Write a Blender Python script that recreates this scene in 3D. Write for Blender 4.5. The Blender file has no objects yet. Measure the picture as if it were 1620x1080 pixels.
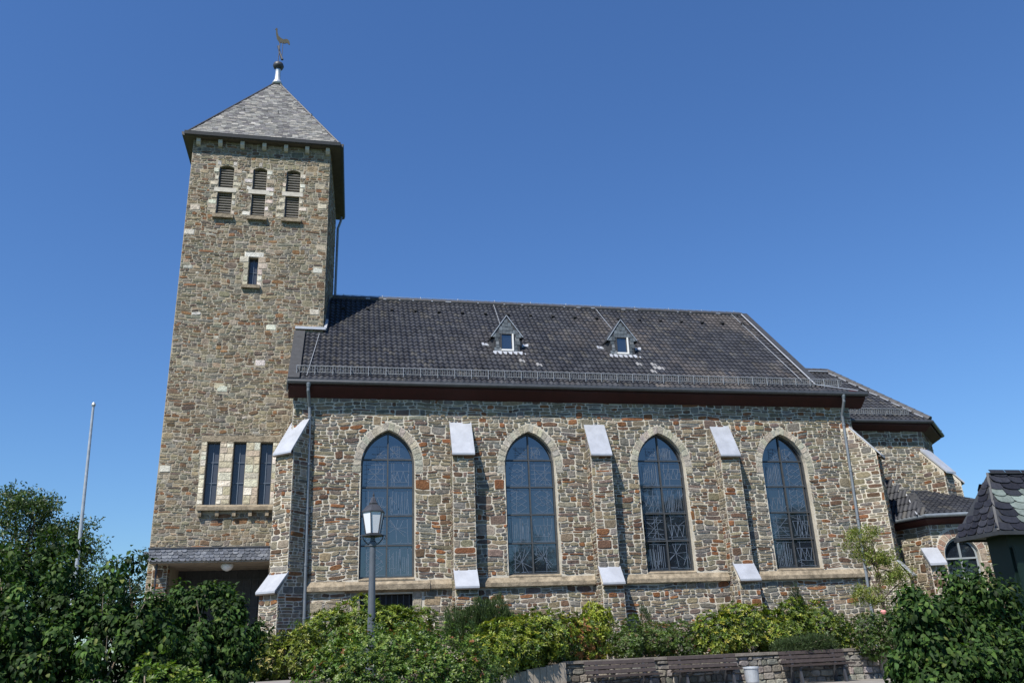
import bpy, math, random
import numpy as np
from mathutils import Vector, Matrix
from mathutils.geometry import tessellate_polygon

# ------------------------------------------------------------------ camera, sky, sun, exposure
sc = bpy.context.scene
COL = sc.collection
YAW, PITCH, ROLL, FPX = 0.2160, 0.3530, -0.0420, 1318.26
CAM = Vector((1.541, -28.694, 1.65))
fwd = Vector((math.sin(YAW) * math.cos(PITCH), math.cos(YAW) * math.cos(PITCH), math.sin(PITCH)))
rgt = Vector((math.cos(YAW), -math.sin(YAW), 0))
upv = rgt.cross(fwd)
r2 = rgt * math.cos(ROLL) + upv * math.sin(ROLL)
u2 = upv * math.cos(ROLL) - rgt * math.sin(ROLL)
cam_data = bpy.data.cameras.new('camera')
cam = bpy.data.objects.new('camera', cam_data)
COL.objects.link(cam)
cam.matrix_world = Matrix(((r2.x, u2.x, -fwd.x, CAM.x), (r2.y, u2.y, -fwd.y, CAM.y), (r2.z, u2.z, -fwd.z, CAM.z), (0, 0, 0, 1)))
cam_data.sensor_width = 36.0
cam_data.lens = 36.0 * FPX / 1620.0
cam_data.clip_start = 0.05
cam_data.clip_end = 3000
sc.camera = cam

SUN = Vector((-0.92, -1.0, 1.78)).normalized()
SUN_EL = math.asin(SUN.z)
SUN_AZ = math.atan2(SUN.x, SUN.y)
world = bpy.data.worlds.new('World')
sc.world = world
world.use_nodes = True
wn = world.node_tree
sky = wn.nodes.new('ShaderNodeTexSky')
sky.sky_type = 'NISHITA'
sky.sun_disc = False
sky.sun_elevation = SUN_EL
sky.sun_rotation = SUN_AZ
sky.altitude = 400
sky.air_density = 1.5
sky.dust_density = 0.0
sky.ozone_density = 2.5
hs = wn.nodes.new('ShaderNodeVectorMath')
hs.operation = 'MULTIPLY'
hs.inputs[1].default_value = (.70, 1.06, 1.62)
wn.links.new(sky.outputs[0], hs.inputs[0])
wn.links.new(hs.outputs[0], wn.nodes['Background'].inputs[0])
wn.nodes['Background'].inputs[1].default_value = 0.0585
sl = bpy.data.lights.new('sun', 'SUN')
sl.energy = 5.0
sl.angle = math.radians(0.5)
sl.color = (1.0, 0.945, 0.85)
so = bpy.data.objects.new('sun', sl)
COL.objects.link(so)
so.rotation_euler = (-SUN).to_track_quat('-Z', 'Y').to_euler()
so.location = (-30, -40, 60)
sc.view_settings.view_transform = 'Standard'
sc.view_settings.look = 'None'
sc.view_settings.exposure = 0.50
sc.view_settings.gamma = 1.0
sc.render.film_transparent = False

rng = random.Random(7)
NP = np.random.RandomState(11)
PI = math.pi


# ------------------------------------------------------------------ materials
def new_mat(name):
    m = bpy.data.materials.new(name)
    m.use_nodes = True
    nt = m.node_tree
    return m, nt, nt.nodes['Principled BSDF']


def surf(name, col=(.3, .3, .3), rough=.8, metal=0., attr=False, nscale=6., namt=.35, bump=.0, bscale=40., spec=.5, fine=0.):
    """Base colour (or the per-vertex albedo attribute) broken up by two scales of noise."""
    m, nt, b = new_mat(name)
    L = nt.links
    tc = nt.nodes.new('ShaderNodeTexCoord')
    n = nt.nodes.new('ShaderNodeTexNoise')
    n.inputs['Scale'].default_value = nscale
    n.inputs['Detail'].default_value = 8
    n.inputs['Roughness'].default_value = .65
    L.new(tc.outputs['Object'], n.inputs['Vector'])
    mr = nt.nodes.new('ShaderNodeMapRange')
    mr.inputs[1].default_value = .3
    mr.inputs[2].default_value = .7
    mr.inputs[3].default_value = 1 - namt
    mr.inputs[4].default_value = 1 + namt
    L.new(n.outputs[0], mr.inputs[0])
    mul = nt.nodes.new('ShaderNodeVectorMath')
    mul.operation = 'SCALE'
    if attr:
        a = nt.nodes.new('ShaderNodeAttribute')
        a.attribute_name = 'col'
        L.new(a.outputs['Color'], mul.inputs[0])
    else:
        mul.inputs[0].default_value = col
    L.new(mr.outputs[0], mul.inputs['Scale'])
    L.new(mul.outputs[0], b.inputs['Base Color'])
    b.inputs['Roughness'].default_value = rough
    b.inputs['Metallic'].default_value = metal
    b.inputs['Specular IOR Level'].default_value = spec
    if bump > 0:
        n2 = nt.nodes.new('ShaderNodeTexNoise')
        n2.inputs['Scale'].default_value = bscale
        n2.inputs['Detail'].default_value = 6
        L.new(tc.outputs['Object'], n2.inputs['Vector'])
        bp = nt.nodes.new('ShaderNodeBump')
        bp.inputs['Strength'].default_value = bump
        bp.inputs['Distance'].default_value = .03
        L.new(n2.outputs[0], bp.inputs['Height'])
        L.new(bp.outputs[0], b.inputs['Normal'])
    return m


def leafmat(name, rough=.45, trans=.3, spec=.4):
    m, nt, b = new_mat(name)
    L = nt.links
    a = nt.nodes.new('ShaderNodeAttribute')
    a.attribute_name = 'col'
    L.new(a.outputs['Color'], b.inputs['Base Color'])
    b.inputs['Roughness'].default_value = rough
    b.inputs['Specular IOR Level'].default_value = spec
    t = nt.nodes.new('ShaderNodeBsdfTranslucent')
    sc_ = nt.nodes.new('ShaderNodeVectorMath')
    sc_.operation = 'MULTIPLY'
    sc_.inputs[1].default_value = (1.3, 1.5, .5)
    L.new(a.outputs['Color'], sc_.inputs[0])
    L.new(sc_.outputs[0], t.inputs['Color'])
    mx = nt.nodes.new('ShaderNodeMixShader')
    mx.inputs[0].default_value = trans
    L.new(b.outputs[0], mx.inputs[1])
    L.new(t.outputs[0], mx.inputs[2])
    L.new(mx.outputs[0], nt.nodes['Material Output'].inputs[0])
    return m


M = {}
M['stone'] = surf('stone', attr=True, rough=.9, nscale=9, namt=.38, bump=.9, bscale=22, spec=.25)
M['mortar'] = surf('mortar', (.53, .49, .41), .95, nscale=3, namt=.22, bump=.5, bscale=60, spec=.2)
M['mortar_buff'] = surf('mortar_buff', (.36, .322, .255), .95, nscale=3, namt=.25, bump=.5, bscale=60, spec=.2)
M['sandstone'] = surf('sandstone', (.245, .205, .15), .9, nscale=5, namt=.55, bump=.7, bscale=26, spec=.2)
M['paleblock'] = surf('paleblock', (.50, .47, .41), .9, nscale=5, namt=.2, bump=.3, bscale=30, spec=.2)
M['tile'] = surf('tile', attr=True, rough=.6, nscale=1.3, namt=.35, bump=.15, bscale=30, spec=.25)
M['slate'] = surf('slate', attr=True, rough=.58, nscale=12, namt=.28, bump=.3, bscale=25, spec=.3)
M['ridge'] = surf('ridge', (.055, .055, .06), .55, nscale=6, namt=.3, bump=.2)
M['zinc'] = surf('zinc', (.50, .53, .56), .45, .35, nscale=4, namt=.15)
M['lead'] = surf('lead', (.42, .44, .48), .42, .25, nscale=2.2, namt=.16, bump=.06, bscale=8)
M['galv'] = surf('galv', (.42, .44, .46), .45, .5, nscale=8, namt=.2)
M['gutter'] = surf('gutter', (.065, .07, .078), .45, .3, nscale=4, namt=.2)
M['pipe'] = surf('pipe', (.19, .215, .24), .45, .3, nscale=3, namt=.2)
M['redboard'] = surf('redboard', (.042, .007, .007), .7, nscale=3, namt=.25)
M['darkboard'] = surf('darkboard', (.035, .037, .042), .6, nscale=5, namt=.3)
M['soffit'] = surf('soffit', (.10, .085, .07), .8, nscale=3, namt=.2)
M['whitepaint'] = surf('whitepaint', (.74, .74, .72), .5, nscale=4, namt=.08)
M['frame'] = surf('frame', (.062, .066, .07), .55, .2, nscale=6, namt=.2)
M['lightframe'] = surf('lightframe', (.27, .30, .31), .5, nscale=4, namt=.1)
M['came'] = surf('came', (.125, .16, .215), .5, nscale=6, namt=.25)
M['louvre'] = surf('louvre', (.24, .23, .215), .7, nscale=4, namt=.25)
M['dark'] = surf('dark', (.012, .012, .013), .8)
M['iron'] = surf('iron', (.05, .052, .06), .5, .2, nscale=8, namt=.25)
M['postpaint'] = surf('postpaint', (.10, .112, .13), .42, .1, nscale=6, namt=.15)
M['benchwood'] = surf('benchwood', (.040, .029, .026), .6, nscale=14, namt=.35, bump=.2, bscale=50)
M['concrete'] = surf('concrete', (.30, .26, .215), .9, nscale=3, namt=.3, bump=.3, bscale=40)
M['paving'] = surf('paving', (.21, .195, .175), .9, nscale=2, namt=.25, bump=.2, bscale=40)
M['soil'] = surf('soil', (.06, .045, .03), .95, nscale=4, namt=.4, bump=.6, bscale=20)
M['grass'] = surf('grass', (.05, .075, .022), .95, nscale=1.5, namt=.5, bump=.6, bscale=30)
M['bark'] = surf('bark', (.12, .09, .065), .9, nscale=14, namt=.4, bump=.6, bscale=30)
M['twig'] = surf('twig', (.27, .215, .165), .85, nscale=14, namt=.3)
M['green'] = surf('green', (.006, .018, .014), .45, nscale=3, namt=.2)
M['binmetal'] = surf('binmetal', (.46, .49, .52), .45, .4, nscale=5, namt=.15)
M['gold'] = surf('gold', (.075, .068, .04), .5, .2, nscale=8, namt=.3)
M['coping'] = surf('coping', (.17, .15, .13), .9, nscale=6, namt=.35, bump=.4)
M['leaf'] = leafmat('leaf', .42, .28)
M['gloss_leaf'] = leafmat('gloss_leaf', .42, .22, .35)
M['hazel_leaf'] = leafmat('hazel_leaf', .62, .25, .2)
M['needle'] = leafmat('needle', .6, .2)
M['petal'] = surf('petal', (.75, .30, .27), .6)


def glassmat():
    m, nt, b = new_mat('church_glass')
    b.inputs['Base Color'].default_value = (.012, .016, .024, 1)
    b.inputs['Roughness'].default_value = .03
    b.inputs['IOR'].default_value = 2.3
    tc = nt.nodes.new('ShaderNodeTexCoord')
    n = nt.nodes.new('ShaderNodeTexNoise')
    n.inputs['Scale'].default_value = 1.6
    nt.links.new(tc.outputs['Object'], n.inputs['Vector'])
    bp = nt.nodes.new('ShaderNodeBump')
    bp.inputs['Strength'].default_value = .05
    bp.inputs['Distance'].default_value = .02
    nt.links.new(n.outputs[0], bp.inputs['Height'])
    nt.links.new(bp.outputs[0], b.inputs['Normal'])
    return m


M['glass'] = glassmat()
m_, nt_, b_ = new_mat('dull_glass')
b_.inputs['Base Color'].default_value = (.055, .06, .075, 1)
b_.inputs['Roughness'].default_value = .12
b_.inputs['IOR'].default_value = 1.5
M['dull_glass'] = m_
m_, nt_, b_ = new_mat('frosted_glass')
b_.inputs['Base Color'].default_value = (.72, .74, .78, 1)
b_.inputs['Roughness'].default_value = .35
M['frosted'] = m_


# ------------------------------------------------------------------ mesh builder
class MB:
    def __init__(s):
        s.v, s.f, s.m, s.c = [], [], [], []
        s.T = None

    def add(s, pts, faces, mi=0, col=(1, 1, 1)):
        b = len(s.v)
        if s.T is not None:
            pts = [s.T @ Vector(p) for p in pts]
        s.v.extend([tuple(p) for p in pts])
        s.c.extend([col] * len(pts))
        for f in faces:
            s.f.append([b + i for i in f])
            s.m.append(mi)

    def poly(s, pts, mi=0, col=(1, 1, 1)):
        s.add(pts, [list(range(len(pts)))], mi, col)

    def box(s, x0, y0, z0, x1, y1, z1, mi=0, col=(1, 1, 1)):
        p = [(x0, y0, z0), (x1, y0, z0), (x1, y1, z0), (x0, y1, z0), (x0, y0, z1), (x1, y0, z1), (x1, y1, z1), (x0, y1, z1)]
        s.add(p, [(3, 2, 1, 0), (4, 5, 6, 7), (0, 1, 5, 4), (1, 2, 6, 5), (2, 3, 7, 6), (3, 0, 4, 7)], mi, col)

    def prism(s, prof, vec, mi=0, col=(1, 1, 1), caps=True):
        """Closed 3-D outline swept by vec."""
        n = len(prof)
        vec = Vector(vec)
        p = [Vector(a) for a in prof] + [Vector(a) + vec for a in prof]
        f = [(i, (i + 1) % n, n + (i + 1) % n, n + i) for i in range(n)]
        if caps:
            f += [tuple(range(n - 1, -1, -1)), tuple(range(n, 2 * n))]
        s.add(p, f, mi, col)

    def bar(s, a, b, w, h, up=(0, 0, 1), mi=0, col=(1, 1, 1)):
        a, b = Vector(a), Vector(b)
        d = (b - a).normalized()
        up = Vector(up)
        sd = d.cross(up)
        if sd.length < 1e-4:
            sd = d.cross(Vector((1, 0, 0)))
        sd.normalize()
        u = sd.cross(d).normalized()
        q = [sd * (-w / 2) + u * (-h / 2), sd * (w / 2) + u * (-h / 2), sd * (w / 2) + u * (h / 2), sd * (-w / 2) + u * (h / 2)]
        p = [a + k for k in q] + [b + k for k in q]
        s.add(p, [(3, 2, 1, 0), (4, 5, 6, 7), (0, 1, 5, 4), (1, 2, 6, 5), (2, 3, 7, 6), (3, 0, 4, 7)], mi, col)

    def tube(s, pts, r, n=8, mi=0, col=(1, 1, 1)):
        pts = [Vector(p) for p in pts]
        if not isinstance(r, (list, tuple)):
            r = [r] * len(pts)
        vs, fs = [], []
        prev = None
        for i, p in enumerate(pts):
            d = (pts[min(i + 1, len(pts) - 1)] - pts[max(i - 1, 0)]).normalized()
            if prev is None:
                a = d.cross(Vector((0, 0, 1)))
                if a.length < 1e-3:
                    a = Vector((1, 0, 0))
            else:
                a = prev - d * prev.dot(d)
            a.normalize()
            prev = a
            b = d.cross(a)
            for k in range(n):
                t = 2 * PI * k / n
                vs.append(p + (a * math.cos(t) + b * math.sin(t)) * r[i])
        for i in range(len(pts) - 1):
            for k in range(n):
                fs.append((i * n + k, i * n + (k + 1) % n, (i + 1) * n + (k + 1) % n, (i + 1) * n + k))
        fs.append(tuple(range(n - 1, -1, -1)))
        fs.append(tuple(range((len(pts) - 1) * n, len(pts) * n)))
        s.add(vs, fs, mi, col)

    def lathe(s, c, prof, n=16, mi=0, col=(1, 1, 1), rot=0.):
        c = Vector(c)
        vs, fs = [], []
        for (r, z) in prof:
            for k in range(n):
                t = 2 * PI * k / n + rot
                vs.append(c + Vector((r * math.cos(t), r * math.sin(t), z)))
        for i in range(len(prof) - 1):
            for k in range(n):
                fs.append((i * n + k, i * n + (k + 1) % n, (i + 1) * n + (k + 1) % n, (i + 1) * n + k))
        fs.append(tuple(range(n - 1, -1, -1)))
        fs.append(tuple(range((len(prof) - 1) * n, len(prof) * n)))
        s.add(vs, fs, mi, col)

    def build(s, name, mats, parent=None, smooth=False, label=None):
        me = bpy.data.meshes.new(name)
        me.from_pydata(s.v, [], s.f)
        if not isinstance(mats, (list, tuple)):
            mats = [mats]
        for m in mats:
            me.materials.append(M[m])
        me.polygons.foreach_set('material_index', s.m)
        a = me.color_attributes.new('col', 'FLOAT_COLOR', 'POINT')
        cc = np.ones((len(s.v), 4), 'f')
        cc[:, :3] = np.array(s.c, 'f').reshape(-1, 3)
        a.data.foreach_set('color', cc.ravel())
        if smooth:
            me.polygons.foreach_set('use_smooth', [True] * len(s.f))
        me.update()
        o = bpy.data.objects.new(name, me)
        COL.objects.link(o)
        if parent is not None:
            o.parent = parent
            if 'inv' in parent:
                o.matrix_parent_inverse = Matrix.Translation(-parent.location)
        if label:
            o['label'] = label
        return o


def thing(name, label, cat, loc=(0, 0, 0), group=None, world_built=True):
    o = bpy.data.objects.new(name, None)
    COL.objects.link(o)
    o.location = loc
    o.empty_display_size = .3
    o['label'] = label
    o['category'] = cat
    if group:
        o['group'] = group
    if world_built:
        o['inv'] = 1
    return o


def tag(o, label, cat, group=None):
    o['label'] = label
    o['category'] = cat
    if group:
        o['group'] = group
    return o


def structure(o):
    o['kind'] = 'structure'
    return o


def dup(root, loc, rotz, label, group=None):
    r = root.copy()
    COL.objects.link(r)
    r.location = loc
    r.rotation_euler = (0, 0, rotz)
    r['label'] = label
    if group:
        r['group'] = group
    for ch in list(root.children):
        c = ch.copy()
        COL.objects.link(c)
        c.parent = r
        for g in list(ch.children):
            d = g.copy()
            COL.objects.link(d)
            d.parent = c
    return r


# ------------------------------------------------------------------ rubble masonry
NAVE = [((.245, .212, .155), 28), ((.212, .200, .175), 22), ((.295, .245, .165), 17), ((.255, .118, .055), 8), ((.155, .098, .066), 10), ((.19, .142, .118), 8), ((.34, .30, .225), 8)]
TOWER = [((.275, .238, .168), 30), ((.24, .222, .182), 22), ((.32, .262, .178), 19), ((.205, .138, .088), 9), ((.265, .145, .075), 6), ((.165, .125, .10), 5), ((.36, .32, .25), 8), ((.52, .49, .43), 1)]
# course height range, layer height, mean and greatest stone length
SIZES_NAVE = (.14, .38, .115, .34, .95)
SIZES_TOWER = (.12, .30, .098, .25, .65)


def pick(lst, R):
    t = sum(w for _, w in lst)
    x = R.random() * t
    for v, w in lst:
        x -= w
        if x <= 0:
            return v
    return lst[-1][0]


def shade_col(c, R, a=.2):
    k = .78 * (1 + R.uniform(-a, a))
    return tuple(max(.005, ch * k * (1 + R.uniform(-.05, .05))) for ch in c)


def stone_shape(mb, pts, O, U, V, N, h, col, mi, R, inset=.22):
    """One stone: outline sunk behind the pointing, a rim and a slightly tilted face."""
    n = len(pts)
    cu = sum(p[0] for p in pts) / n
    cv = sum(p[1] for p in pts) / n
    k1, k2 = -.006, h
    tu, tv = R.uniform(-.03, .03), R.uniform(-.05, .05)
    vs = []
    for (u, v) in pts:
        vs.append(O + U * u + V * v + N * k1)
    for (u, v) in pts:
        q = .93
        vs.append(O + U * (cu + (u - cu) * q) + V * (cv + (v - cv) * q) + N * (h * .6))
    for (u, v) in pts:
        q = 1 - inset * R.uniform(.8, 1.25)
        uu, vv = cu + (u - cu) * q, cv + (v - cv) * q
        vs.append(O + U * uu + V * vv + N * (k2 + (u - cu) * tu + (v - cv) * tv + R.uniform(-.003, .003)))
    fs = []
    for r in range(2):
        for i in range(n):
            j = (i + 1) % n
            fs.append((r * n + i, r * n + j, (r + 1) * n + j, (r + 1) * n + i))
    fs.append(tuple(range(2 * n, 3 * n)))
    mb.add(vs, fs, mi, col)


def rubble(mb, O, U, V, W, H, style, pal, seed, allow=None, gap=.0112, mi=0, relief=.02, N=None, warp=.03):
    """Roughly coursed rubble: courses broken into lenses of one to four thin layers."""
    R = random.Random(seed)
    O, U, V = Vector(O), Vector(U).normalized(), Vector(V).normalized()
    if N is None:
        N = U.cross(V)
    hmin, hmax, lay, lmean, lmax = style
    ph = [R.uniform(0, 6.28) for _ in range(8)]

    def wp(u, v):
        du = warp * .8 * math.sin(2.7 * v + ph[0]) * math.sin(2.1 * u + ph[1])
        dv = warp * (math.sin(1.1 * u + ph[2]) + .7 * math.sin(2.9 * u + 1.3 * v + ph[3]) + .45 * math.sin(6.3 * u + 2 * v + ph[4]) + .25 * math.sin(13 * u + 5 * v + ph[5]))
        eu = max(0, min(1, min(u, W - u) / .35))
        ev = max(0, min(1, min(v, H - v) / .3))
        return u + du * eu, v + dv * ev * (.35 + .65 * eu)

    def stone(u0, u1, v0, v1):
        g = gap * R.uniform(.65, 1.6)
        g2 = gap * R.uniform(.55, 1.3)
        u0, u1, v0, v1 = u0 + g, u1 - g, v0 + g2, v1 - g2
        sw, sh = u1 - u0, v1 - v0
        if sw < .02 or sh < .014:
            return
        c = min(sw * .4, sh) * R.uniform(.10, .42)
        jt = min(.026, sh * .24)
        t0, t1 = R.uniform(-1, 1) * jt * .8, R.uniform(-1, 1) * jt * .8     # skewed ends

        def J():
            return R.uniform(-jt, jt)
        pts = [(u0 + c * R.uniform(.4, 1.5), v0 + abs(J()) * .4), (u0 + sw * R.uniform(.3, .7), v0 - jt * R.random() * .3), (u1 - c * R.uniform(.4, 1.5), v0 + abs(J()) * .5),
               (u1 + t1 * .5, v0 + c * R.uniform(.5, 1.2)), (u1 - t1, v1 - c * R.uniform(.5, 1.2)), (u1 - c * R.uniform(.4, 1.6), v1 - abs(J()) * .5),
               (u0 + sw * R.uniform(.3, .7), v1 + jt * R.random() * .4), (u0 + c * R.uniform(.4, 1.6), v1 - abs(J()) * .5), (u0 + t0, v1 - c * R.uniform(.5, 1.2)), (u0 - t0 * .5, v0 + c * R.uniform(.5, 1.2))]
        pts = [wp(min(max(a, 0), W), b) for a, b in pts]
        stone_shape(mb, pts, O, U, V, N, relief * R.uniform(.45, 1.6), shade_col(pick(pal, R), R, .26), mi, R)

    def place(u0, u1, v0, v1, depth=0):
        u0, u1, v0, v1 = max(u0, 0), min(u1, W), max(v0, 0), min(v1, H)
        if u1 - u0 < .04:
            return
        if allow is None:
            stone(u0, u1, v0, v1)
            return
        n = max(2, int((u1 - u0) / .03))
        ok = []
        for i in range(n):
            u = u0 + (u1 - u0) * (i + .5) / n
            ok.append(all(allow(u, v0 + (v1 - v0) * t) for t in (.12, .5, .88)))
        i = 0
        while i < n:
            if not ok[i]:
                j = i
                while j < n and not ok[j]:
                    j += 1
                if depth < 2 and v1 - v0 > .085:     # trim against an opening or ledge
                    a, b, vm = u0 + (u1 - u0) * i / n, u0 + (u1 - u0) * j / n, (v0 + v1) / 2
                    place(a, b, v0, vm, depth + 1)
                    place(a, b, vm, v1, depth + 1)
                i = j
                continue
            j = i
            while j < n and ok[j]:
                j += 1
            a, b = u0 + (u1 - u0) * i / n, u0 + (u1 - u0) * j / n
            if b - a > .045:
                stone(a, b, v0, v1)
            i = j

    v = 0.
    while v < H - .02:
        h = R.uniform(hmin, hmax)
        if H - v - h < hmin * .6:
            h = H - v
        u = -R.random() * .4
        while u < W:
            if R.random() < .16:                      # one big block through the course
                w = h * R.uniform(.9, 2.2)
                place(u, u + w, v, v + h)
                u += w
                continue
            seg = R.uniform(.45, 1.5)
            if u + seg > W - .12:
                seg = W - u + .001
            n = max(1, int(h / (lay * R.uniform(.65, 1.5)) + .5))
            cuts = [0] + sorted((k + R.uniform(-.3, .3)) / n for k in range(1, n)) + [1]
            for k in range(n):
                a, b = v + h * cuts[k], v + h * cuts[k + 1]
                x = u
                while x < u + seg - .01:
                    w = min(lmax, max(.09, R.lognormvariate(math.log(lmean), .5)), max(.14, (b - a) * 6.5))
                    w = max(w, (b - a) * .8)
                    if u + seg - x - w < .11:
                        w = u + seg - x
                    place(x, x + w, a, b)
                    x += w
            u += seg
        v += h


def block(mb, O, U, V, N, u0, v0, u1, v1, h, col, mi, R, g=.008):
    pts = [(u0 + g + .01, v0 + g), (u1 - g - .01, v0 + g), (u1 - g, v0 + g + .01), (u1 - g, v1 - g - .01), (u1 - g - .01, v1 - g), (u0 + g + .01, v1 - g), (u0 + g, v1 - g - .01), (u0 + g, v0 + g + .01)]
    stone_shape(mb, pts, Vector(O), Vector(U), Vector(V), Vector(N), h, col, mi, R, .1)


def holed_wall(mb, O, U, V, outer, holes, mi):
    O, U, V = Vector(O), Vector(U), Vector(V)
    loops = [[Vector((u, v, 0)) for u, v in outer]] + [[Vector((u, v, 0)) for u, v in h] for h in holes]
    flat = [p for l in loops for p in l]
    N = U.cross(V)
    tris = []
    for t in tessellate_polygon(loops):
        a, b, c = [flat[i] for i in t]
        if (b - a).cross(c - a).z < 0:
            t = (t[0], t[2], t[1])
        tris.append(tuple(t))
    mb.add([O + U * p.x + V * p.y for p in flat], tris, mi)


def arch_pts(xc, a, zb, zs, h, n=10, closed=True):
    """Two-centred pointed arch outline, counter-clockwise from lower left corner."""
    Rr = (a * a + h * h) / (2 * a)
    pr = []
    c0 = xc - (Rr - a)
    t1 = math.atan2(h, Rr - a)
    right = [(c0 + Rr * math.cos(t1 * i / n), zs + Rr * math.sin(t1 * i / n)) for i in range(n + 1)]
    left = [(2 * xc - x, z) for x, z in reversed(right[:-1])]
    return [(xc - a, zb), (xc + a, zb)] + right + left


# ------------------------------------------------------------------ roofing
def tiles(mb, O, U, V, W, L, inside, colfn, seed, tw=.205, g=.30, mi=0, amp=.046):
    R = random.Random(seed)
    O, U, V = Vector(O), Vector(U).normalized(), Vector(V).normalized()
    N = U.cross(V)
    ns = 6
    prof = [.5 + .5 * math.sin(2 * PI * k / ns - .6) for k in range(ns + 1)]
    nc, nr = int(W / tw), int(L / g)
    tw, g = W / nc, L / nr
    for i in range(nr):
        for j in range(nc):
            u0, v0 = j * tw, i * g
            if not inside(u0 + tw / 2, v0 + g / 2):
                continue
            col = colfn(u0, v0, R)
            dv = R.uniform(-.006, .006)
            lift = R.uniform(0, .008)
            vs = []
            for k in range(ns + 1):
                vs.append(O + U * (u0 + tw * k / ns) + V * (v0 - .035 + dv + .02 * prof[k]) + N * (amp * prof[k] + .004))
            for k in range(ns + 1):
                vs.append(O + U * (u0 + tw * k / ns) + V * (v0 - .035 + dv + .02 * prof[k]) + N * (amp * prof[k] + .034 + lift))
            for k in range(ns + 1):
                vs.append(O + U * (u0 + tw * k / ns) + V * (v0 + g) + N * (amp * prof[k] + .008))
            m = ns + 1
            fs = []
            for r in range(2):
                for k in range(ns):
                    fs.append((r * m + k, r * m + k + 1, (r + 1) * m + k + 1, (r + 1) * m + k))
            mb.add(vs, fs, mi, col)


def slates(mb, O, U, V, W, L, inside, pal, seed, sw=.22, g=.13, mi=0, shape='rect', lift=.012):
    R = random.Random(seed)
    O, U, V = Vector(O), Vector(U).normalized(), Vector(V).normalized()
    N = U.cross(V)
    nr = int(math.ceil(L / g))
    for i in range(nr):
        off = R.random() * sw
        u = -off
        while u < W:
            w = sw * R.uniform(.75, 1.25)
            u0, u1, v0, v1 = u, u + w, i * g, i * g + g * 1.15
            u += w
            if not (inside(u0 + w * .22, v0 + g * .4) and inside(u1 - w * .22, v0 + g * .4)):
                continue
            k = R.uniform(.7, 1.35)
            col = tuple(c * k for c in pick(pal, R))
            if seed == 402 and (.34 + .12 * math.sin(v0 * 9)) < (u0 + u1) / 2 < 1.1 and .08 < v0 < .62 and R.random() < .85:
                col = (.17 * k, .205 * k, .19 * k)      # lichen patch
            l2 = lift * R.uniform(.7, 1.8)
            e = .003
            if shape == 'rect':
                lo = [(u0 + e, v0 + R.uniform(-.006, .006)), (u1 - e, v0 + R.uniform(-.006, .006))]
            else:
                lo = [(u0 + e, v0 + g * .42), (u0 + w * .16, v0 + g * .14), (u0 + w * .42, v0), (u0 + w * .72, v0 - g * .02), (u0 + w * .93, v0 + g * .1), (u1 - e, v0 + g * .3)]
            up = [(u1 - e, v1), (u0 + e, v1)]
            vs = [O + U * a + V * b + N * l2 for a, b in lo] + [O + U * a + V * b + N * .001 for a, b in up]
            n = len(vs)
            vs += [O + U * a + V * b for a, b in lo]
            fs = [tuple(range(n))]
            for q in range(len(lo) - 1):
                fs.append((n + q, n + q + 1, q + 1, q))
            mb.add(vs, fs, mi, col)


def in_poly(poly):
    def f(u, v):
        c = False
        n = len(poly)
        for i in range(n):
            (x0, y0), (x1, y1) = poly[i], poly[(i + 1) % n]
            if (y0 > v) != (y1 > v) and u < (x1 - x0) * (v - y0) / (y1 - y0) + x0:
                c = not c
        return c
    return f


def cap_line(mb, a, b, r=.11, mi=0, seg=.38):
    """Half-round ridge tiles laid end to end along a line."""
    a, b = Vector(a), Vector(b)
    n = max(1, int((b - a).length / seg))
    for i in range(n):
        p, q = a.lerp(b, i / n), a.lerp(b, (i + 1.04) / n)
        mb.tube([p, q], [r * 1.06, r * .96], 10, mi)


GREY = [((.026, .028, .035), 6), ((.035, .037, .043), 4), ((.021, .023, .030), 4), ((.048, .047, .046), 1)]


def nave_tile_col(u, v, R):
    p = math.sin(u * .9 + v * .5) + math.sin(u * .37 - v * 1.1 + 2) + .8 * math.sin(u * 1.9 + 1.3 * v + 1)
    warm = max(0, min(1, (u - 4) / 10)) * max(0, min(1, (p + R.uniform(-1.2, 1.2)) * .5))
    base = pick(GREY, R)
    k = R.uniform(.82, 1.2)
    w = (.082, .072, .066)
    for x0 in (8.55, 13.3):                      # lime-bleached run-off below the dormers
        if 1.0 < v < 1.95 and abs((u - .18) - (x0 + (1.95 - v) * .55)) < .36 and R.random() < .3:
            return (.20, .20, .205)
    return tuple(k * (b * (1 - .62 * warm) + ww * .62 * warm) for b, ww in zip(base, w))


# ================================================================== SETTING
def gz(x, y):
    def ss(a, b, t):
        t = max(0, min(1, (t - a) / (b - a)))
        return t * t * (3 - 2 * t)
    left = 1.05 * ss(-26, -14, y)
    right = .42 * ss(-26, -13, y)
    k = ss(3, 9, x)
    z = left * (1 - k) + right * k
    return z - 1.5 * ss(60, 200, math.hypot(x, y))


mb = MB()
xs = [-700, -300, -120, -60, -40] + [-30 + 1.5 * i for i in range(57)] + [70, 120, 300, 700]
ys = [-500, -200, -100, -60, -45] + [-36 + 1.2 * i for i in range(60)] + [50, 90, 160, 300, 900]
vv = [(x, y, gz(x, y)) for y in ys for x in xs]
nx = len(xs)
mb.add(vv, [(j * nx + i, j * nx + i + 1, (j + 1) * nx + i + 1, (j + 1) * nx + i) for j in range(len(ys) - 1) for i in range(nx - 1)])
structure(mb.build('ground', 'grass', smooth=True))

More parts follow.
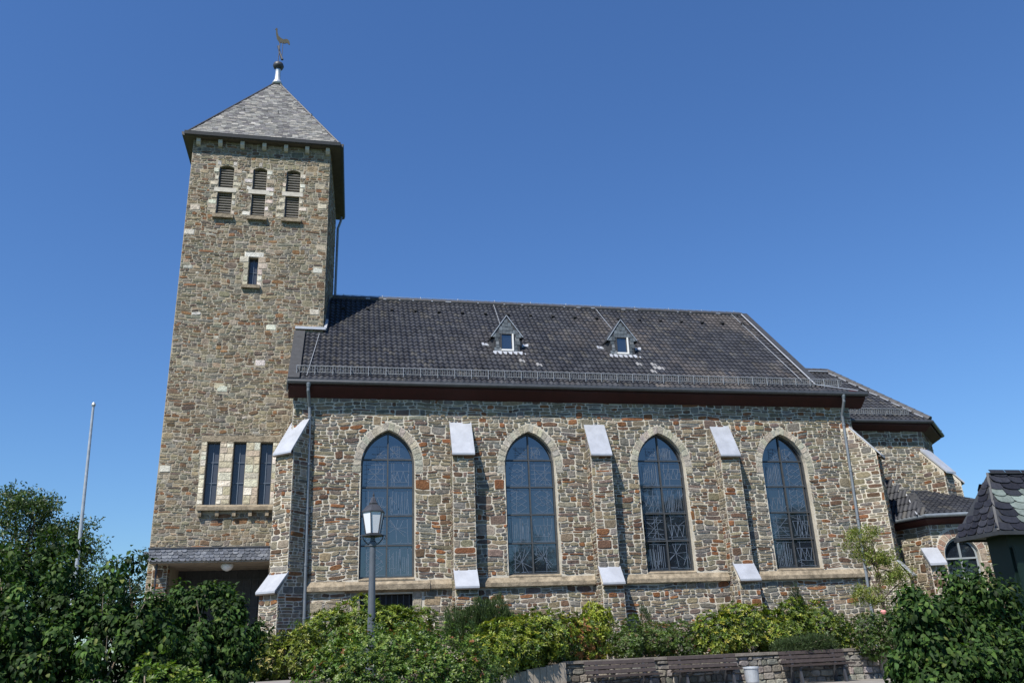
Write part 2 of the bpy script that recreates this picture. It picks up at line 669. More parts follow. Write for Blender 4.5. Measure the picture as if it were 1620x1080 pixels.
# raised church terrace (planting bed) and entrance path, seating terrace
mb = MB()
bed = [(7.3, -6.72), (16.3, -6.72), (18.2, -8.4), (26, -8.4), (34, -3), (34, 14), (-8, 14), (-8, -8), (-3, -13.2), (3.0, -13.2), (4.0, -9.6), (5.0, -7.55), (7.28, -6.9)]
mb.prism([(x, y, .1) for x, y in bed], (0, 0, 1.13))
structure(mb.build('planting_bed', 'soil'))
mb = MB()
mb.prism([(-6.2, -12.6, 1.0), (.9, -12.6, 1.0), (.62, -6.0, 1.0), (.1, -1.2, 1.0), (-.6, 2.36, 1.0), (-4.9, 2.36, 1.0), (-6.2, -1, 1.0)], (0, 0, .25))
for i in range(9):
    mb.bar((-6.1, -12 + 1.2 * i, 1.2505), (.6 - .05 * i, -12 + 1.2 * i, 1.2505), .012, .003, mi=1)
structure(mb.build('path', ['paving', 'coping']))
mb = MB()
mb.box(.86, -9.9, 1.2, 1.0, -5.0, 1.40)
mb.box(-.2, -5.0, 1.2, 1.0, -4.86, 1.40)
structure(mb.build('kerb', 'coping'))
mb = MB()
ter = [(7.3, -7.02), (16.6, -7.02), (19, -9), (19, -15), (4.4, -15), (4.2, -9.6), (5.06, -7.82), (7.25, -7.13)]
mb.prism([(x, y, .1) for x, y in ter], (0, 0, .43))
structure(mb.build('pavement', 'paving'))


# ================================================================== CHURCH
church = thing('church', 'grey rubble stone church with a square tower and dark tiled nave roof', 'church', (9, 5, 1.2))
U, V, N = Vector((1, 0, 0)), Vector((0, 0, 1)), Vector((0, -1, 0))
NX0, NX1 = 0.0, 21.45
Z0 = 1.0
WIN = [3.28, 8.31, 13.29, 18.27]
AW, ZB, ZS, AH = .92, 3.96, 7.75, 1.26
ZSOF = 10.16
BUT = [5.82, 10.80, 15.78]

# ---- nave wall
mb = MB()
holes = []
for xc in WIN:
    holes.append(arch_pts(xc, AW, ZB, ZS, AH))
holes.append([(2.42, 2.3), (4.14, 2.3), (4.14, 3.5), (2.42, 3.5)])
outer = [(NX0, Z0), (NX1, Z0), (NX1, 10.3), (NX0, 10.3)]
holed_wall(mb, (0, 0, 0), (1, 0, 0), (0, 0, 1), outer, holes, 1)
for h in holes:                                   # reveals
    n = len(h)
    for i in range(n):
        a, b = h[i], h[(i + 1) % n]
        mb.poly([(b[0], 0, b[1]), (a[0], 0, a[1]), (a[0], .34, a[1]), (b[0], .34, b[1])], 1)
mb.poly([(NX0, 9.9, Z0), (NX0, 0, Z0), (NX0, 0, 10.3), (NX0, 4.95, 15.6), (NX0, 9.9, 10.3)], 1)
mb.poly([(NX1, 0, Z0), (NX1, 9.9, Z0), (NX1, 9.9, 10.3), (NX1, 0, 10.3)], 1)
mb.poly([(20.0, 0.3, 10.4), (20.0, 9.6, 10.4), (20.0, 4.95, 15.6)], 1)
mb.poly([(NX1, 9.9, Z0), (NX0, 9.9, Z0), (NX0, 9.9, 10.3), (NX1, 9.9, 10.3)], 1)
ZC0, ZC1 = 3.62, 3.96


def allow_nave(u, v):
    x, z = u + NX0, v + Z0
    if z > ZSOF + .05:
        return False
    for xc in WIN:
        if abs(x - xc) < AW + .02 and ZB - .1 < z <= ZS:
            return False
        if z > ZS - .25 and abs(x - xc) < AW + .33:
            # outer voussoir arch
            a, h = AW + .265, AH + .285
            Rr = (a * a + h * h) / (2 * a)
            c = (Rr - a)
            dx = abs(x - xc)
            if z <= ZS:
                if dx < a:
                    return False
            elif math.hypot(dx + c, z - ZS) < Rr:
                return False
    if ZC0 - .02 < z < ZC1:
        return False
    if 2.1 < x < 4.46 and 2.2 < z < ZC0:
        return False
    for bx in BUT:
        if abs(x - bx) < .34 and z < 9.1:
            return False
    return True


rubble(mb, (NX0, 0, Z0), U, V, NX1 - NX0, 9.3, SIZES_NAVE, NAVE, 21, allow_nave)
RR = random.Random(5)
# sandstone jambs of the basement opening
for (x0, x1) in ((2.12, 2.42), (4.14, 4.44)):
    z = 2.2
    while z < 3.5:
        block(mb, (0, 0, 0), U, V, N, x0, z, x1, min(3.6, z + .38), .02, shade_col((.38, .33, .24), RR), 0, RR)
        z += .38
for xx in (.75, 1.3, 1.62):
    block(mb, (0, 0, 0), U, V, N, xx, 2.95, xx + .5, 3.3, .02, shade_col((.33, .30, .22), RR), 0, RR)
# left return by the tower
rubble(mb, (NX0, 2.39, Z0), (0, -1, 0), V, 2.39, 9.2, SIZES_NAVE, NAVE, 22, N=Vector((-1, 0, 0)))
wall = mb.build('nave_wall', ['stone', 'mortar'], church)

# ---- string course
for (x0, x1) in ((.45, 1.95), (4.68, 5.42), (6.2, 10.4), (11.2, 15.38), (16.18, 21.0)):
    mb = MB()
    mb.prism([(x0, -.15, 3.63), (x0, 0, 3.63), (x0, .02, 3.93), (x0, -.02, 3.93), (x0, -.15, 3.76)], (x1 - x0, 0, 0))
    mb.build('string_course', 'sandstone', church)
mb = MB()
mb.prism([(1.93, -.2, 3.63), (1.93, 0, 3.55), (1.93, .02, 3.9), (1.93, -.1, 3.9), (1.93, -.2, 3.80)], (2.76, 0, 0))
mb.build('lintel', 'sandstone', church)
mb = MB()
mb.box(2.42, .2, 2.3, 4.14, .25, 3.5, 0)
for i in range(9):
    mb.box(2.5 + i * .19, .1, 2.3, 2.52 + i * .19, .12, 3.5, 1)
mb.build('basement_window', ['dark', 'iron'], church)


# ---- pointed windows
def lead_lines(mb, x0, z0, x1, z1, y, R, t=.011):
    def ln(a, b):
        mb.bar((a[0], y, a[1]), (b[0], y, b[1]), t, .008, up=(0, 1, 0))
    w, h = x1 - x0, z1 - z0

    def P(a, b):
        return (x0 + w * a, z0 + h * b)
    for b in (.03, .93):
        ln(P(.2 if R.random() < .5 else .0, b), P(1, b))
    for a in sorted(R.sample([.15, .25, .4, .55, .7, .85], R.randint(1, 3))):
        ln(P(a, 0), P(a + R.uniform(-.06, .06), 1))
    k = R.randint(0, 4)
    if k == 0:
        for i in range(3):
            b = .25 + .25 * i
            ln(P(.15, b), P(.5, b + .2)); ln(P(.5, b + .2), P(.88, b)); ln(P(.15, b), P(.5, b - .2)); ln(P(.5, b - .2), P(.88, b))
    elif k == 1:
        c = P(R.uniform(.3, .6), R.uniform(.3, .6))
        for i in range(9):
            t_ = 2 * PI * i / 9 + R.random()
            ln(c, (max(x0, min(x1, c[0] + w * .5 * math.cos(t_))), max(z0, min(z1, c[1] + h * .5 * math.sin(t_)))))
    elif k == 2:
        n = 6
        b0, b1 = R.uniform(.1, .3), R.uniform(.5, .8)
        for i in range(n):
            a0, a1 = .12 + .76 * i / n, .12 + .76 * (i + 1) / n
            ln(P(a0, b0 if i % 2 else b1), P(a1, b1 if i % 2 else b0))
        ln(P(.1, b0), P(.9, b0)); ln(P(.1, b1), P(.9, b1))
    elif k == 3:
        for i in range(10):
            a = .1 + .085 * i
            ln(P(a, R.uniform(0, .2)), P(a + R.uniform(-.05, .05), R.uniform(.6, .95)))
    else:
        for i in range(5):
            b = .12 + .18 * i
            ln(P(.05, b), P(.95, b + R.uniform(-.1, .1)))
        ln(P(.1, .1), P(.9, .8)); ln(P(.1, .8), P(.9, .1))
    for i in range(3):
        a, b = R.random(), R.random()
        ln(P(a, b), P(min(1, max(0, a + R.uniform(-.4, .4))), min(1, max(0, b + R.uniform(-.4, .4)))))


LV = [ZB + .09, 5.08, 6.06, 7.03, 8.0]
for wi, xc in enumerate(WIN):
    R = random.Random(50 + wi)
    mb = MB()
    a = AW - .01
    outl = arch_pts(xc, a, ZB + .04, ZS, AH - .02, 12)
    inl = arch_pts(xc, a - .055, ZB + .11, ZS, AH - .085, 12)
    n = len(outl)
    y0, y1 = .19, .27
    fs_v = [(x, y0, z) for x, z in outl] + [(x, y0, z) for x, z in inl] + [(x, y1, z) for x, z in inl]
    mb.add(fs_v, [(i, (i + 1) % n, n + (i + 1) % n, n + i) for i in range(n)] + [(n + i, n + (i + 1) % n, 2 * n + (i + 1) % n, 2 * n + i) for i in range(n)])
    mb.box(xc - .022, .2, ZB + .1, xc + .022, .26, ZS + AH - .09)
    for z in LV[1:]:
        mb.box(xc - a + .05, .205, z - .022, xc - .022, .26, z + .022)
        mb.box(xc + .022, .205, z - .022, xc + a - .05, .26, z + .022)
    win = mb.build('window', 'frame', church)
    mb = MB()
    mb.poly([(x, .262, z) for x, z in arch_pts(xc, a - .04, ZB + .1, ZS, AH - .06, 12)])
    mb.build('pane', 'glass', win)
    mb = MB()
    for r in range(4):
        lead_lines(mb, xc - a + .07, LV[r] + .04, xc - .03, LV[r + 1] - .04, .255, R)
        lead_lines(mb, xc + .03, LV[r] + .04, xc + a - .07, LV[r + 1] - .04, .255, R)
    lead_lines(mb, xc - .55, 8.06, xc - .04, 8.5, .255, R)
    lead_lines(mb, xc + .04, 8.06, xc + .55, 8.5, .255, R)
    mb.build('leading', 'came', win)
    # voussoirs and toothed jamb stones
    mb = MB()
    for side in (-1, 1):
        nV = 9 + (wi % 2)
        Ri = (AW * AW + AH * AH) / (2 * AW)
        ao, ho = AW + .27, AH + .28
        Ro = (ao * ao + ho * ho) / (2 * ao)
        ti, to = math.atan2(AH, Ri - AW), math.atan2(ho, Ro - ao)
        for k in range(nV):
            def pin(t):
                return (xc + side * (-(Ri - AW) + Ri * math.cos(ti * t)), ZS + Ri * math.sin(ti * t))

            def pout(t):
                return (xc + side * (-(Ro - ao) + Ro * math.cos(to * t)), ZS + Ro * math.sin(to * t))
            e = .035
            t0, t1 = (k + e) / nV, (k + 1 - e) / nV
            tm = (t0 + t1) / 2
            q = [pin(t0), pin(tm), pin(t1), pout(t1), pout(tm), pout(t0)]
            if side > 0:
                q = q[::-1]
            stone_shape(mb, q, Vector((0, 0, 0)), U, V, N, .014 * RR.uniform(.7, 1.4), shade_col(RR.choice([(.47, .44, .37), (.42, .39, .32), (.50, .46, .37)]), RR, .14), 0, RR, .08)
        z = ZS - .25
        block(mb, (0, 0, 0), U, V, N, *( (xc - AW - .30, z, xc - AW, ZS) if side < 0 else (xc + AW, z, xc + AW + .30, ZS)), .016, shade_col((.42, .39, .32), RR), 0, RR)
    mb.build('arch_surround', ['stone'], win)
    mb = MB()
    mb.prism([(xc - AW - .0, -.03, 3.935), (xc - AW, .2, 3.935), (xc - AW, .2, 4.03), (xc - AW, -.03, 3.965)], (2 * AW, 0, 0))
    mb.build('sill', 'sandstone', win)


# ---- buttresses
def buttress(M4, w, seed, zt=9.32, pu=.53, pl=.78, zl=4.2, label=None, ztop_proj=.66, yb0=0.):
    """Built in a local frame: x along the wall, -y away from it, then placed by M4."""
    mb = MB()
    mb.T = M4
    hw = w / 2
    zc = 8.22
    # lower and upper bodies
    mb.prism([(-hw, .25 + yb0, Z0), (-hw, -pl, Z0), (-hw, -pl, 3.55), (-hw, -pu, 4.08), (-hw, -pu, zc), (-hw, .0, zt - .06), (-hw, .25 + yb0, zt - .06)], (w, 0, 0), 1)
    R3 = M4.to_3x3()

    def T(p):
        return M4 @ Vector(p)
    ux, uy, uz = R3 @ Vector((1, 0, 0)), R3 @ Vector((0, 1, 0)), Vector((0, 0, 1))
    save, mb.T = mb.T, None
    rubble(mb, T((-hw, -pu, 4.1)), ux, uz, w, zc - 4.1, SIZES_NAVE, NAVE, seed, relief=.018)
    rubble(mb, T((-hw, -pl, Z0)), ux, uz, w, 3.56 - Z0, SIZES_NAVE, NAVE, seed + 1, relief=.018)
    for sx, o, dirv in ((-1, (-hw, yb0, Z0), -1), (1, (hw, -pl, Z0), 1)):
        def al(u, v, sx=sx):
            d = (pl - u) if sx > 0 else u       # distance from wall
            if sx < 0:
                d = u - yb0
            if d < 0:
                return v + Z0 < zt - .15
            z = v + Z0
            if z < 3.5:
                return d < pl
            if z < 4.1:
                return d < pl - (pl - pu) * (z - 3.5) / .6
            if z < zc:
                return d < pu
            return d < pu * (zt - .1 - z) / (zt - .1 - zc)
        rubble(mb, T(o), uy * dirv, uz, pl + yb0, zt - Z0, SIZES_NAVE, NAVE, seed + 2 + sx, allow=al, relief=.012, warp=.012)
    mb.T = None
    b = mb.build('buttress', ['stone', 'mortar'], church, label=label)
    for (ya, za, yb, zb, name) in ((.0, zt, -ztop_proj, 8.07, 'cap'), (-pu + .04, zl + .03, -pl - .16, 3.62, 'cap')):
        c = MB()
        c.T = M4
        h2 = hw + .015
        n = Vector((0, -(za - zb), -(yb - ya) * -1)).normalized()
        th = .05
        c.prism([(-h2, ya, za), (-h2, yb, zb), (-h2, yb, zb - .06), (-h2, ya, za - .08)], (2 * h2, 0, 0))
        c.prism([(-h2, yb + .006, zb - .062), (-h2, yb + .012, zb - .10), (-h2, yb + .10, zb - .10), (-h2, yb + .10, zb - .04)], (2 * h2, 0, 0), 1)
        c.build(name, ['lead', 'soffit'], b)
    return b


for k, bx in enumerate(BUT):
    buttress(Matrix.Translation((bx, 0, 0)), .76, 100 + 10 * k)
ang = math.radians(-41)
buttress(Matrix.Translation((.27, .05, 0)) @ Matrix.Rotation(ang, 4, 'Z'), .78, 140, pu=.66, pl=1.02, ztop_proj=.80, yb0=.4, label='buttress set diagonally on the corner beside the tower')
buttress(Matrix.Translation((21.42, .03, 0)) @ Matrix.Rotation(math.radians(45), 4, 'Z'), .78, 160, pu=.80, pl=1.1, ztop_proj=.97, yb0=.4, label='buttress set diagonally on the far corner of the nave')

# ---- nave roof
RY0, RZ0 = -.42, 10.64
RYR, RZR = 4.95, 16.03
RX0, RX1, RXG = -.18, 21.95, 20.05
Vs = Vector((0, RYR - RY0, RZR - RZ0))
SL = Vs.length
mb = MB()
vg = 0.045


def in_nave(u, v):
    x = u + RX0
    y = RY0 + (RYR - RY0) * v / SL
    if x < 1.0 and y > 2.3:
        return False
    if x < RX0 + .36:
        return False
    xr = RXG + (RX1 - RXG) * max(0, 1 - v / .55) if v < .55 else RXG
    return x < xr


O = Vector((RX0, RY0, RZ0))
tiles(mb, O, U, Vs, RX1 - RX0, SL, in_nave, nave_tile_col, 3)
vd = Vs.normalized()
vn = U.cross(vd)
# under-sheet, far slope
mb.add([O + Vector((0, .02, -.03)), Vector((RX1 - .3, RY0 + .02, RZ0 - .03)), Vector((RXG, RY0 + .45, RZ0 + .42)), Vector((RXG, RYR, RZR - .03)), Vector((.9, RYR, RZR - .03)), Vector((.9, 2.4, RZ0 + 2.83 - .03)), Vector((RX0, 2.38, RZ0 + 2.80 - .03))], [(0, 1, 2, 3, 4, 5, 6)], 1)
mb.add([(RXG, RYR, RZR - .03), (RXG, 10.3, 10.6), (1.15, 10.3, 10.6), (1.15, RYR, RZR - .03)], [(0, 1, 2, 3)], 1)
mb.add([(RXG, RY0 + .4, RZ0 + .38), (RX1, RY0 + .02, RZ0 - .02), (RX1, 3, RZ0 - .02), (RXG, 3, RZ0 + .6)], [(0, 1, 2, 3)], 1)
roof = mb.build('nave_roof', ['tile', 'ridge'], church)
mb = MB()
cap_line(mb, (1.15, RYR, RZR + .03), (RXG + .05, RYR, RZR + .03), .13)
mb.build('ridge_cap', 'ridge', roof)
for i in range(26):                              # pale mortar showing under the ridge tiles
    if rng.random() < .45:
        mb = MB()
        x = 2.6 + i * .67 + rng.uniform(-.1, .1)
        p = Vector((x, RYR - .15, RZR - .10)) + vn * .10
        mb.bar(p, p + U * rng.uniform(.05, .25), .04, .035)
        mb.build('mortar_patch', 'galv', roof)
mb = MB()                                        # slate verge by the tower, dark verge to the east
vd = Vs.normalized()
vn = U.cross(vd)
L0 = (2.36 - RY0) / (RYR - RY0) * SL
mb.prism([O + vn * .10 + U * -.02, O + vn * .10 + U * .36, O - vn * .2 + U * .36, O - vn * .2 + U * -.02], vd * L0)
mb.build('verge_board', 'darkboard', roof)
mb = MB()
E0 = Vector((RXG, RY0, RZ0))
mb.prism([E0 + vd * .5 + vn * .13 + U * .04, E0 + vd * .5 + vn * .13 + U * .30, E0 + vd * .5 - vn * .15 + U * .30, E0 + vd * .5 - vn * .15 + U * .04], vd * (SL - .5))
mb.build('verge_board', 'darkboard', roof)
mb = MB()                                        # pale flashings
mb.bar(E0 + vd * .42 + vn * .10 + U * 0, E0 + vd * SL + vn * .10, .05, .03, up=vn)
mb.bar((RXG, RY0 + .25, RZ0 + .38), (RX1 - .2, RY0 + .04, RZ0 + .1), .04, .03)
mb.build('flashing', 'lead', roof)
mb = MB()
mb.bar((-.2, 2.34, 13.62), (.95, 2.30, 13.60), .12, .10)
mb.bar((.93, 2.3, 13.58), (.98, 2.9, 14.2), .1, .1)
mb.build('flashing', 'lead', roof)
# gutter and boards
mb = MB()
mb.tube([(RX0 - .02, -.48, 10.56), (RX1 + .1, -.48, 10.56)], .085, 10)
mb.box(RX0 - .02, -.55, 10.56, RX1 + .1, -.44, 10.65)
mb.build('gutter', 'gutter', church)
mb = MB()
mb.prism([(RX0, -.40, 10.58), (RX0, -.40, 10.42), (RX0, -.03, 10.12), (RX0, .1, 10.12), (RX0, .1, 10.9)], (RX1 - RX0 + .05, 0, 0))
mb.build('soffit_board', 'redboard', church)
mb = MB()
mb.prism([(RX0 - .05, -.5, 10.52), (RX0 - .05, -.44, 10.2), (RX0 - .05, 2.36, 12.9), (RX0 - .05, 2.36, 13.5)], (.05, 0, 0))
mb.build('barge_board', 'darkboard', church)
# snow guard: rails, pickets, brackets
mb = MB()
d0 = O + vd * .42 + vn * .06
gx0, gx1 = RX0 + .25, RX1 - .75
GN = Vector((0, -.28, .96))
for hgt in (.03, .25):
    mb.bar(d0 + U * (gx0 - RX0) + GN * hgt, d0 + U * (gx1 - RX0) + GN * hgt, .02, .02, up=vn)
x = gx0
i = 0
while x < gx1:
    p = d0 + U * (x - RX0)
    mb.bar(p + GN * .03, p + GN * .25, .013, .013, up=U)
    if i % 7 == 0:
        mb.bar(p - vd * .12 - vn * .02, p - vd * .02 + GN * .27, .035, .014, up=U)
        mb.bar(p + GN * .24, p + vd * .3 + vn * .0, .03, .012, up=vn)
    x += .088
    i += 1
mb.build('snow_guard', 'galv', roof)
# lightning wires
mb = MB()


def rp(x, y, off=.09):
    return Vector((x, y, RZ0 + (y - RY0) * (RZR - RZ0) / (RYR - RY0))) + vn * off


for (xa, ya, xb, yb) in ((.72, 2.2, .42, -.3), (8.12, 4.85, 8.05, 2.6), (12.85, 4.85, 13.0, 2.9), (19.55, 4.95, 19.62, .1)):
    mb.tube([rp(xa, ya), rp((xa + xb) / 2, (ya + yb) / 2), rp(xb, yb)], .013, 5)
mb.tube([(1.2, RYR, RZR + .2), (RXG, RYR, RZR + .2)], .008, 5)
for q in range(12):
    x = 1.6 + q * 1.65
    mb.tube([(x, RYR, RZR + .1), (x, RYR, RZR + .24)], .012, 5)
mb.build('lightning_wire', 'galv', roof)
for x in [1.6 + 1.0 * i for i in range(19)]:
    if x > 19.6:
        continue
    mb = MB()
    p = rp(x, 4.08, .07)
    mb.prism([p - U * .06 - vd * .05, p + U * .06 - vd * .05, p + U * .06 - vd * .04 + vn * .06, p - U * .06 - vd * .04 + vn * .06], vd * .16)
    mb.build('roof_vent', 'dark', roof)


# ---- dormers
SLATE_BLUE = [((.10, .118, .135), 6), ((.08, .097, .112), 4), ((.125, .137, .148), 2)]


def dormer(xc, yf):
    zb = RZ0 + (yf - RY0) * 1.0037
    hw = .49
    ze, za = zb + .66, zb + 1.52
    mb = MB()
    front = [(xc - hw - .06, zb - .02), (xc + hw + .06, zb - .02), (xc + hw, zb + .2), (xc + hw, ze), (xc + hw + .12, ze + .02), (xc, za), (xc - hw - .12, ze + .02), (xc - hw, ze), (xc - hw, zb + .2)]
    wh = [(xc - .235, zb + .10), (xc + .235, zb + .10), (xc + .235, zb + .80), (xc - .235, zb + .80)]
    holed_wall(mb, (0, yf, 0), U, V, front, [wh], 1)
    inf = in_poly(front)
    slates(mb, (xc - 1, yf - .004, zb - .1), U, V, 2, 1.8, lambda u, v: inf(u + xc - 1, v + zb - .1 + .03) and not (abs(u - 1) < .25 and .12 < v < .9), SLATE_BLUE, 9, sw=.14, g=.15)
    for s in (-1, 1):
        x = xc + s * hw
        dep = ze - zb
        pts = [(x, yf, zb - .1), (x, yf + dep, ze), (x, yf, ze)]
        mb.poly(pts, 1)
        mb.poly([(x + s * .12, yf + .25, zb + .28), (x, yf, zb - .02), (x, yf, ze)], 1)
        mb.poly([(x + s * .25, yf + .5, zb + .54), (x + s * .03, yf + .02, ze), (x + s * .02, yf, zb)], 1)
    d = mb.build('dormer', ['slate', 'darkboard'], church)
    mb = MB()
    for s in (-1, 1):
        e = Vector((xc + s * (hw + .15), yf + .004, ze - .03))
        a = Vector((xc, yf + .004, za + .02))
        yb_e, yb_a = yf + (ze - zb) + .05, yf + (za - zb) + .05
        q = [e, a, Vector((xc, yb_a, za + .02)), Vector((xc + s * (hw + .15), yb_e, ze - .03))]
        nn = (q[1] - q[0]).cross(q[2] - q[0]).normalized()
        if nn.z < 0:
            nn = -nn
        mb.prism([p + nn * .0 for p in q], nn * .05)
    mb.build('dormer_roof', 'darkboard', d)
    mb = MB()
    for s in (-1, 1):
        mb.bar((xc + s * (hw + .15), yf - .016, ze + .01), (xc, yf - .016, za + .065), .035, .03)
    mb.build('rake_strip', 'galv', d)
    mb = MB()
    for s in (-1, 1):
        q = Vector((xc + s * (hw + .34), yf + (ze - zb) - .28, ze - .32))
        mb.prism([q + Vector((-s * .22, .0, .0)), q + Vector((s * .1, 0, .02)), q + Vector((s * .12, .1, .16)), q + Vector((-s * .2, .12, .12))], (0, -.03, .08))
    mb.prism([(xc - hw - .1, yf - .1, zb - .09), (xc + hw + .1, yf - .1, zb - .09), (xc + hw + .1, yf + .0, zb + .05), (xc - hw - .1, yf + .0, zb + .05)], (0, -.02, .02))
    for i in range(12):
        xx = xc - hw - .05 + i * .105
        mb.prism([(xx, yf - .16, zb - .135), (xx + .07, yf - .16, zb - .135), (xx + .09, yf - .08, zb - .04), (xx - .02, yf - .08, zb - .04)], (0, -.015, .02))
    mb.build('flashing', 'lead', d)
    mb = MB()
    mb.box(xc - .25, yf - .05, zb + .08, xc + .25, yf + .0, zb + .15)
    mb.box(xc + .19, yf - .05, zb + .15, xc + .25, yf + .0, zb + .80)
    mb.box(xc - .25, yf - .03, zb + .15, xc - .225, yf + .0, zb + .80, 1)
    mb.box(xc - .225, yf - .03, zb + .78, xc + .19, yf + .0, zb + .80, 1)
    wf = mb.build('dormer_window', ['whitepaint', 'darkboard'], d)
    mb = MB()
    mb.poly([(xc - .24, yf + .03, zb + .1), (xc + .24, yf + .03, zb + .1), (xc + .24, yf + .03, zb + .8), (xc - .24, yf + .03, zb + .8)])
    o = mb.build('pane', 'glass', d)
    return d


dormer(7.97, 1.47)
dormer(12.75, 1.5)

# ---- downpipes
for (pts, nm) in (([(.50, -.48, 10.5), (.50, -.46, 10.25), (.56, -.16, 9.75), (.58, -.14, 9.4), (.70, -.14, 2.0)], 0), ([(20.98, -.48, 10.5), (20.98, -.46, 10.25), (20.98, -.18, 9.75), (21.0, -.14, 9.4), (20.72, -.14, 1.2)], 1)):
    mb = MB()
    mb.tube(pts, .055, 10)
    mb.lathe((pts[0][0], -.48, 10.36), [(.055, 0), (.085, .12), (.085, .16)], 10)
    for k in range(5):
        t = k / 4.5
        p = Vector(pts[3]).lerp(Vector(pts[4]), t)
        mb.lathe(p, [(.068, -.03), (.068, .03)], 10)
    if nm == 0:
        mb.tube([(.69, -.14, 2.6), (.70, -.14, 1.2)], .075, 10)
    mb.build('downpipe', 'pipe', church, smooth=False)

# ---- tower
TX0, TX1, TX2, TY0, TY1, TZ = -4.64, .85, 1.1, 2.39, 7.95, 21.75
mb = MB()
LOUV = []
for (xa, xb) in ((-3.525, -2.955), (-2.2, -1.66), (-.88, -.325)):
    LOUV.append((xa, xb))
holes = []
for (xa, xb) in LOUV:
    xm, w = (xa + xb) / 2, (xb - xa)
    arcp = [(xa + w * t, 20.55 + .1 * math.sin(PI * t)) for t in (1, .8, .6, .4, .2, 0)]
    holes.append([(xa, 19.60), (xb, 19.60)] + arcp)
    holes.append([(xa, 18.36), (xb, 18.36), (xb, 19.40), (xa, 19.40)])
holes.append([(-2.11, 15.36), (-1.755, 15.36), (-1.755, 16.55), (-2.11, 16.55)])
TRI = [(-3.06, -2.61), (-2.145, -1.7), (-1.205, -.765)]
for (xa, xb) in TRI:
    holes.append([(xa, 6.84), (xb, 6.84), (xb, 9.11), (xa, 9.11)])
PX0, PX1 = -3.9, -.45
holes.append([(PX0, 1.05), (PX1, 1.05), (PX1, 4.9), (PX0, 4.9)])
holed_wall(mb, (0, TY0, 0), U, V, [(TX0, Z0), (TX1, Z0), (TX1, TZ), (TX0, TZ)], holes, 1)
for hi, h in enumerate(holes):
    n = len(h)
    dp = 1.8 if hi == len(holes) - 1 else .3
    for i in range(n):
        a, b = h[i], h[(i + 1) % n]
        mb.poly([(b[0], TY0, b[1]), (a[0], TY0, a[1]), (a[0], TY0 + dp, a[1]), (b[0], TY0 + dp, b[1])], 1)
mb.poly([(TX1, TY0, Z0), (TX2, TY1, Z0), (TX2, TY1, TZ), (TX1, TY0, TZ)], 1)
mb.poly([(TX2, TY1, Z0), (TX0, TY1, Z0), (TX0, TY1, TZ), (TX2, TY1, TZ)], 1)
mb.poly([(TX0, TY1, Z0), (TX0, TY0, Z0), (TX0, TY0, TZ), (TX0, TY1, TZ)], 1)


def allow_tower(u, v):
    x, z = u + TX0, v + Z0
    for (xa, xb) in LOUV:
        if xa - .02 < x < xb + .02 and 18.3 < z < 20.72:
            return False
        if xa - .12 < x < xb + .12 and 20.5 < z < 20.84:
            return False
    if -2.13 < x < -1.74 and 15.25 < z < 16.6:
        return False
    if -3.25 < x < -.5 and 6.6 < z < 9.33:
        return False
    if PX0 - .02 < x < PX1 + .02 and z < 5.0:
        return False
    for (ax, az, bx, bz) in PALE:
        if ax < x < bx and az < z < bz:
            return False
    return True


PALE = []
RT = random.Random(77)
for (xa, xb) in LOUV:
    z = 18.4
    while z < 20.4:
        for (e, s) in ((xa, -1), (xb, 1)):
            if RT.random() < .85:
                w = RT.choice([.14, .22, .32])
                PALE.append((e - w, z, e, z + .19) if s < 0 else (e, z, e + w, z + .19))
        z += RT.choice([.22, .26, .34])
z = 15.25
while z < 16.5:
    for (e, s) in ((-2.11, -1), (-1.755, 1)):
        w = RT.choice([.18, .30, .36])
        PALE.append((e - w, z, e, z + .26) if s < 0 else (e, z, e + w, z + .26))
    z += .27
PALE.append((-2.3, 16.56, -1.55, 16.78))
for (x, z) in ((-4.5, 18.5), (-4.62, 17.4), (.45, 17.0), (.35, 16.0), (.3, 14.2), (-1.6, 12.05), (-2.9, 11.0), (.42, 18.9), (-4.6, 8.0), (-3.0, 11.1), (-1.3, 13.5), (.3, 19.8)):
    PALE.append((x, z, x + .38, z + .24))
rubble(mb, (TX0, TY0, Z0), U, V, TX1 - TX0, TZ - Z0, SIZES_TOWER, TOWER, 31, allow_tower, gap=.0085, relief=.013)
for q, (xa, za, xb, zb) in enumerate(PALE):
    if any(xa < l[1] - .01 and xb > l[0] + .01 and za < 20.5 and zb > 18.4 for l in LOUV):
        continue
    block(mb, (0, TY0, 0), U, V, N, xa, za, xb, zb, .016, shade_col(RT.choice([(.76, .72, .64), (.64, .57, .46), (.50, .44, .34)]), RT, .12), 0, RT)
# arch stones of the belfry lights
for (xa, xb) in LOUV:
    w = xb - xa
    for k in range(5):
        u0, u1 = xa - .1 + (w + .2) * k / 5, xa - .1 + (w + .2) * (k + 1) / 5
        zz = 20.60 + .07 * math.sin(PI * (k + .5) / 5)
        block(mb, (0, TY0, 0), U, V, N, u0, zz, u1, zz + .22, .016, shade_col(RT.choice([(.30, .26, .18), (.56, .53, .47), (.33, .29, .2)]), RT, .15), 0, RT)
# pale ashlar round the triple window
xs_ = [(-3.25, -3.06), (-2.61, -2.145), (-1.7, -1.205), (-.765, -.45)]
for (xa, xb) in xs_:
    z = 6.86
    while z < 9.08:
        h = min(RT.choice([.16, .22, .30]), 9.11 - z)
        if xb - xa > .3 and RT.random() < .6:
            xm = xa + (xb - xa) * RT.uniform(.35, .65)
            cells = [(xa, xm), (xm, xb)]
        else:
            cells = [(xa, xb)]
        for (ca, cb) in cells:
            block(mb, (0, TY0, 0), U, V, N, ca, z, cb, z + h, .012, shade_col(RT.choice([(.72, .64, .51), (.80, .74, .62), (.60, .52, .39)]), RT, .12), 0, RT)
        z += h
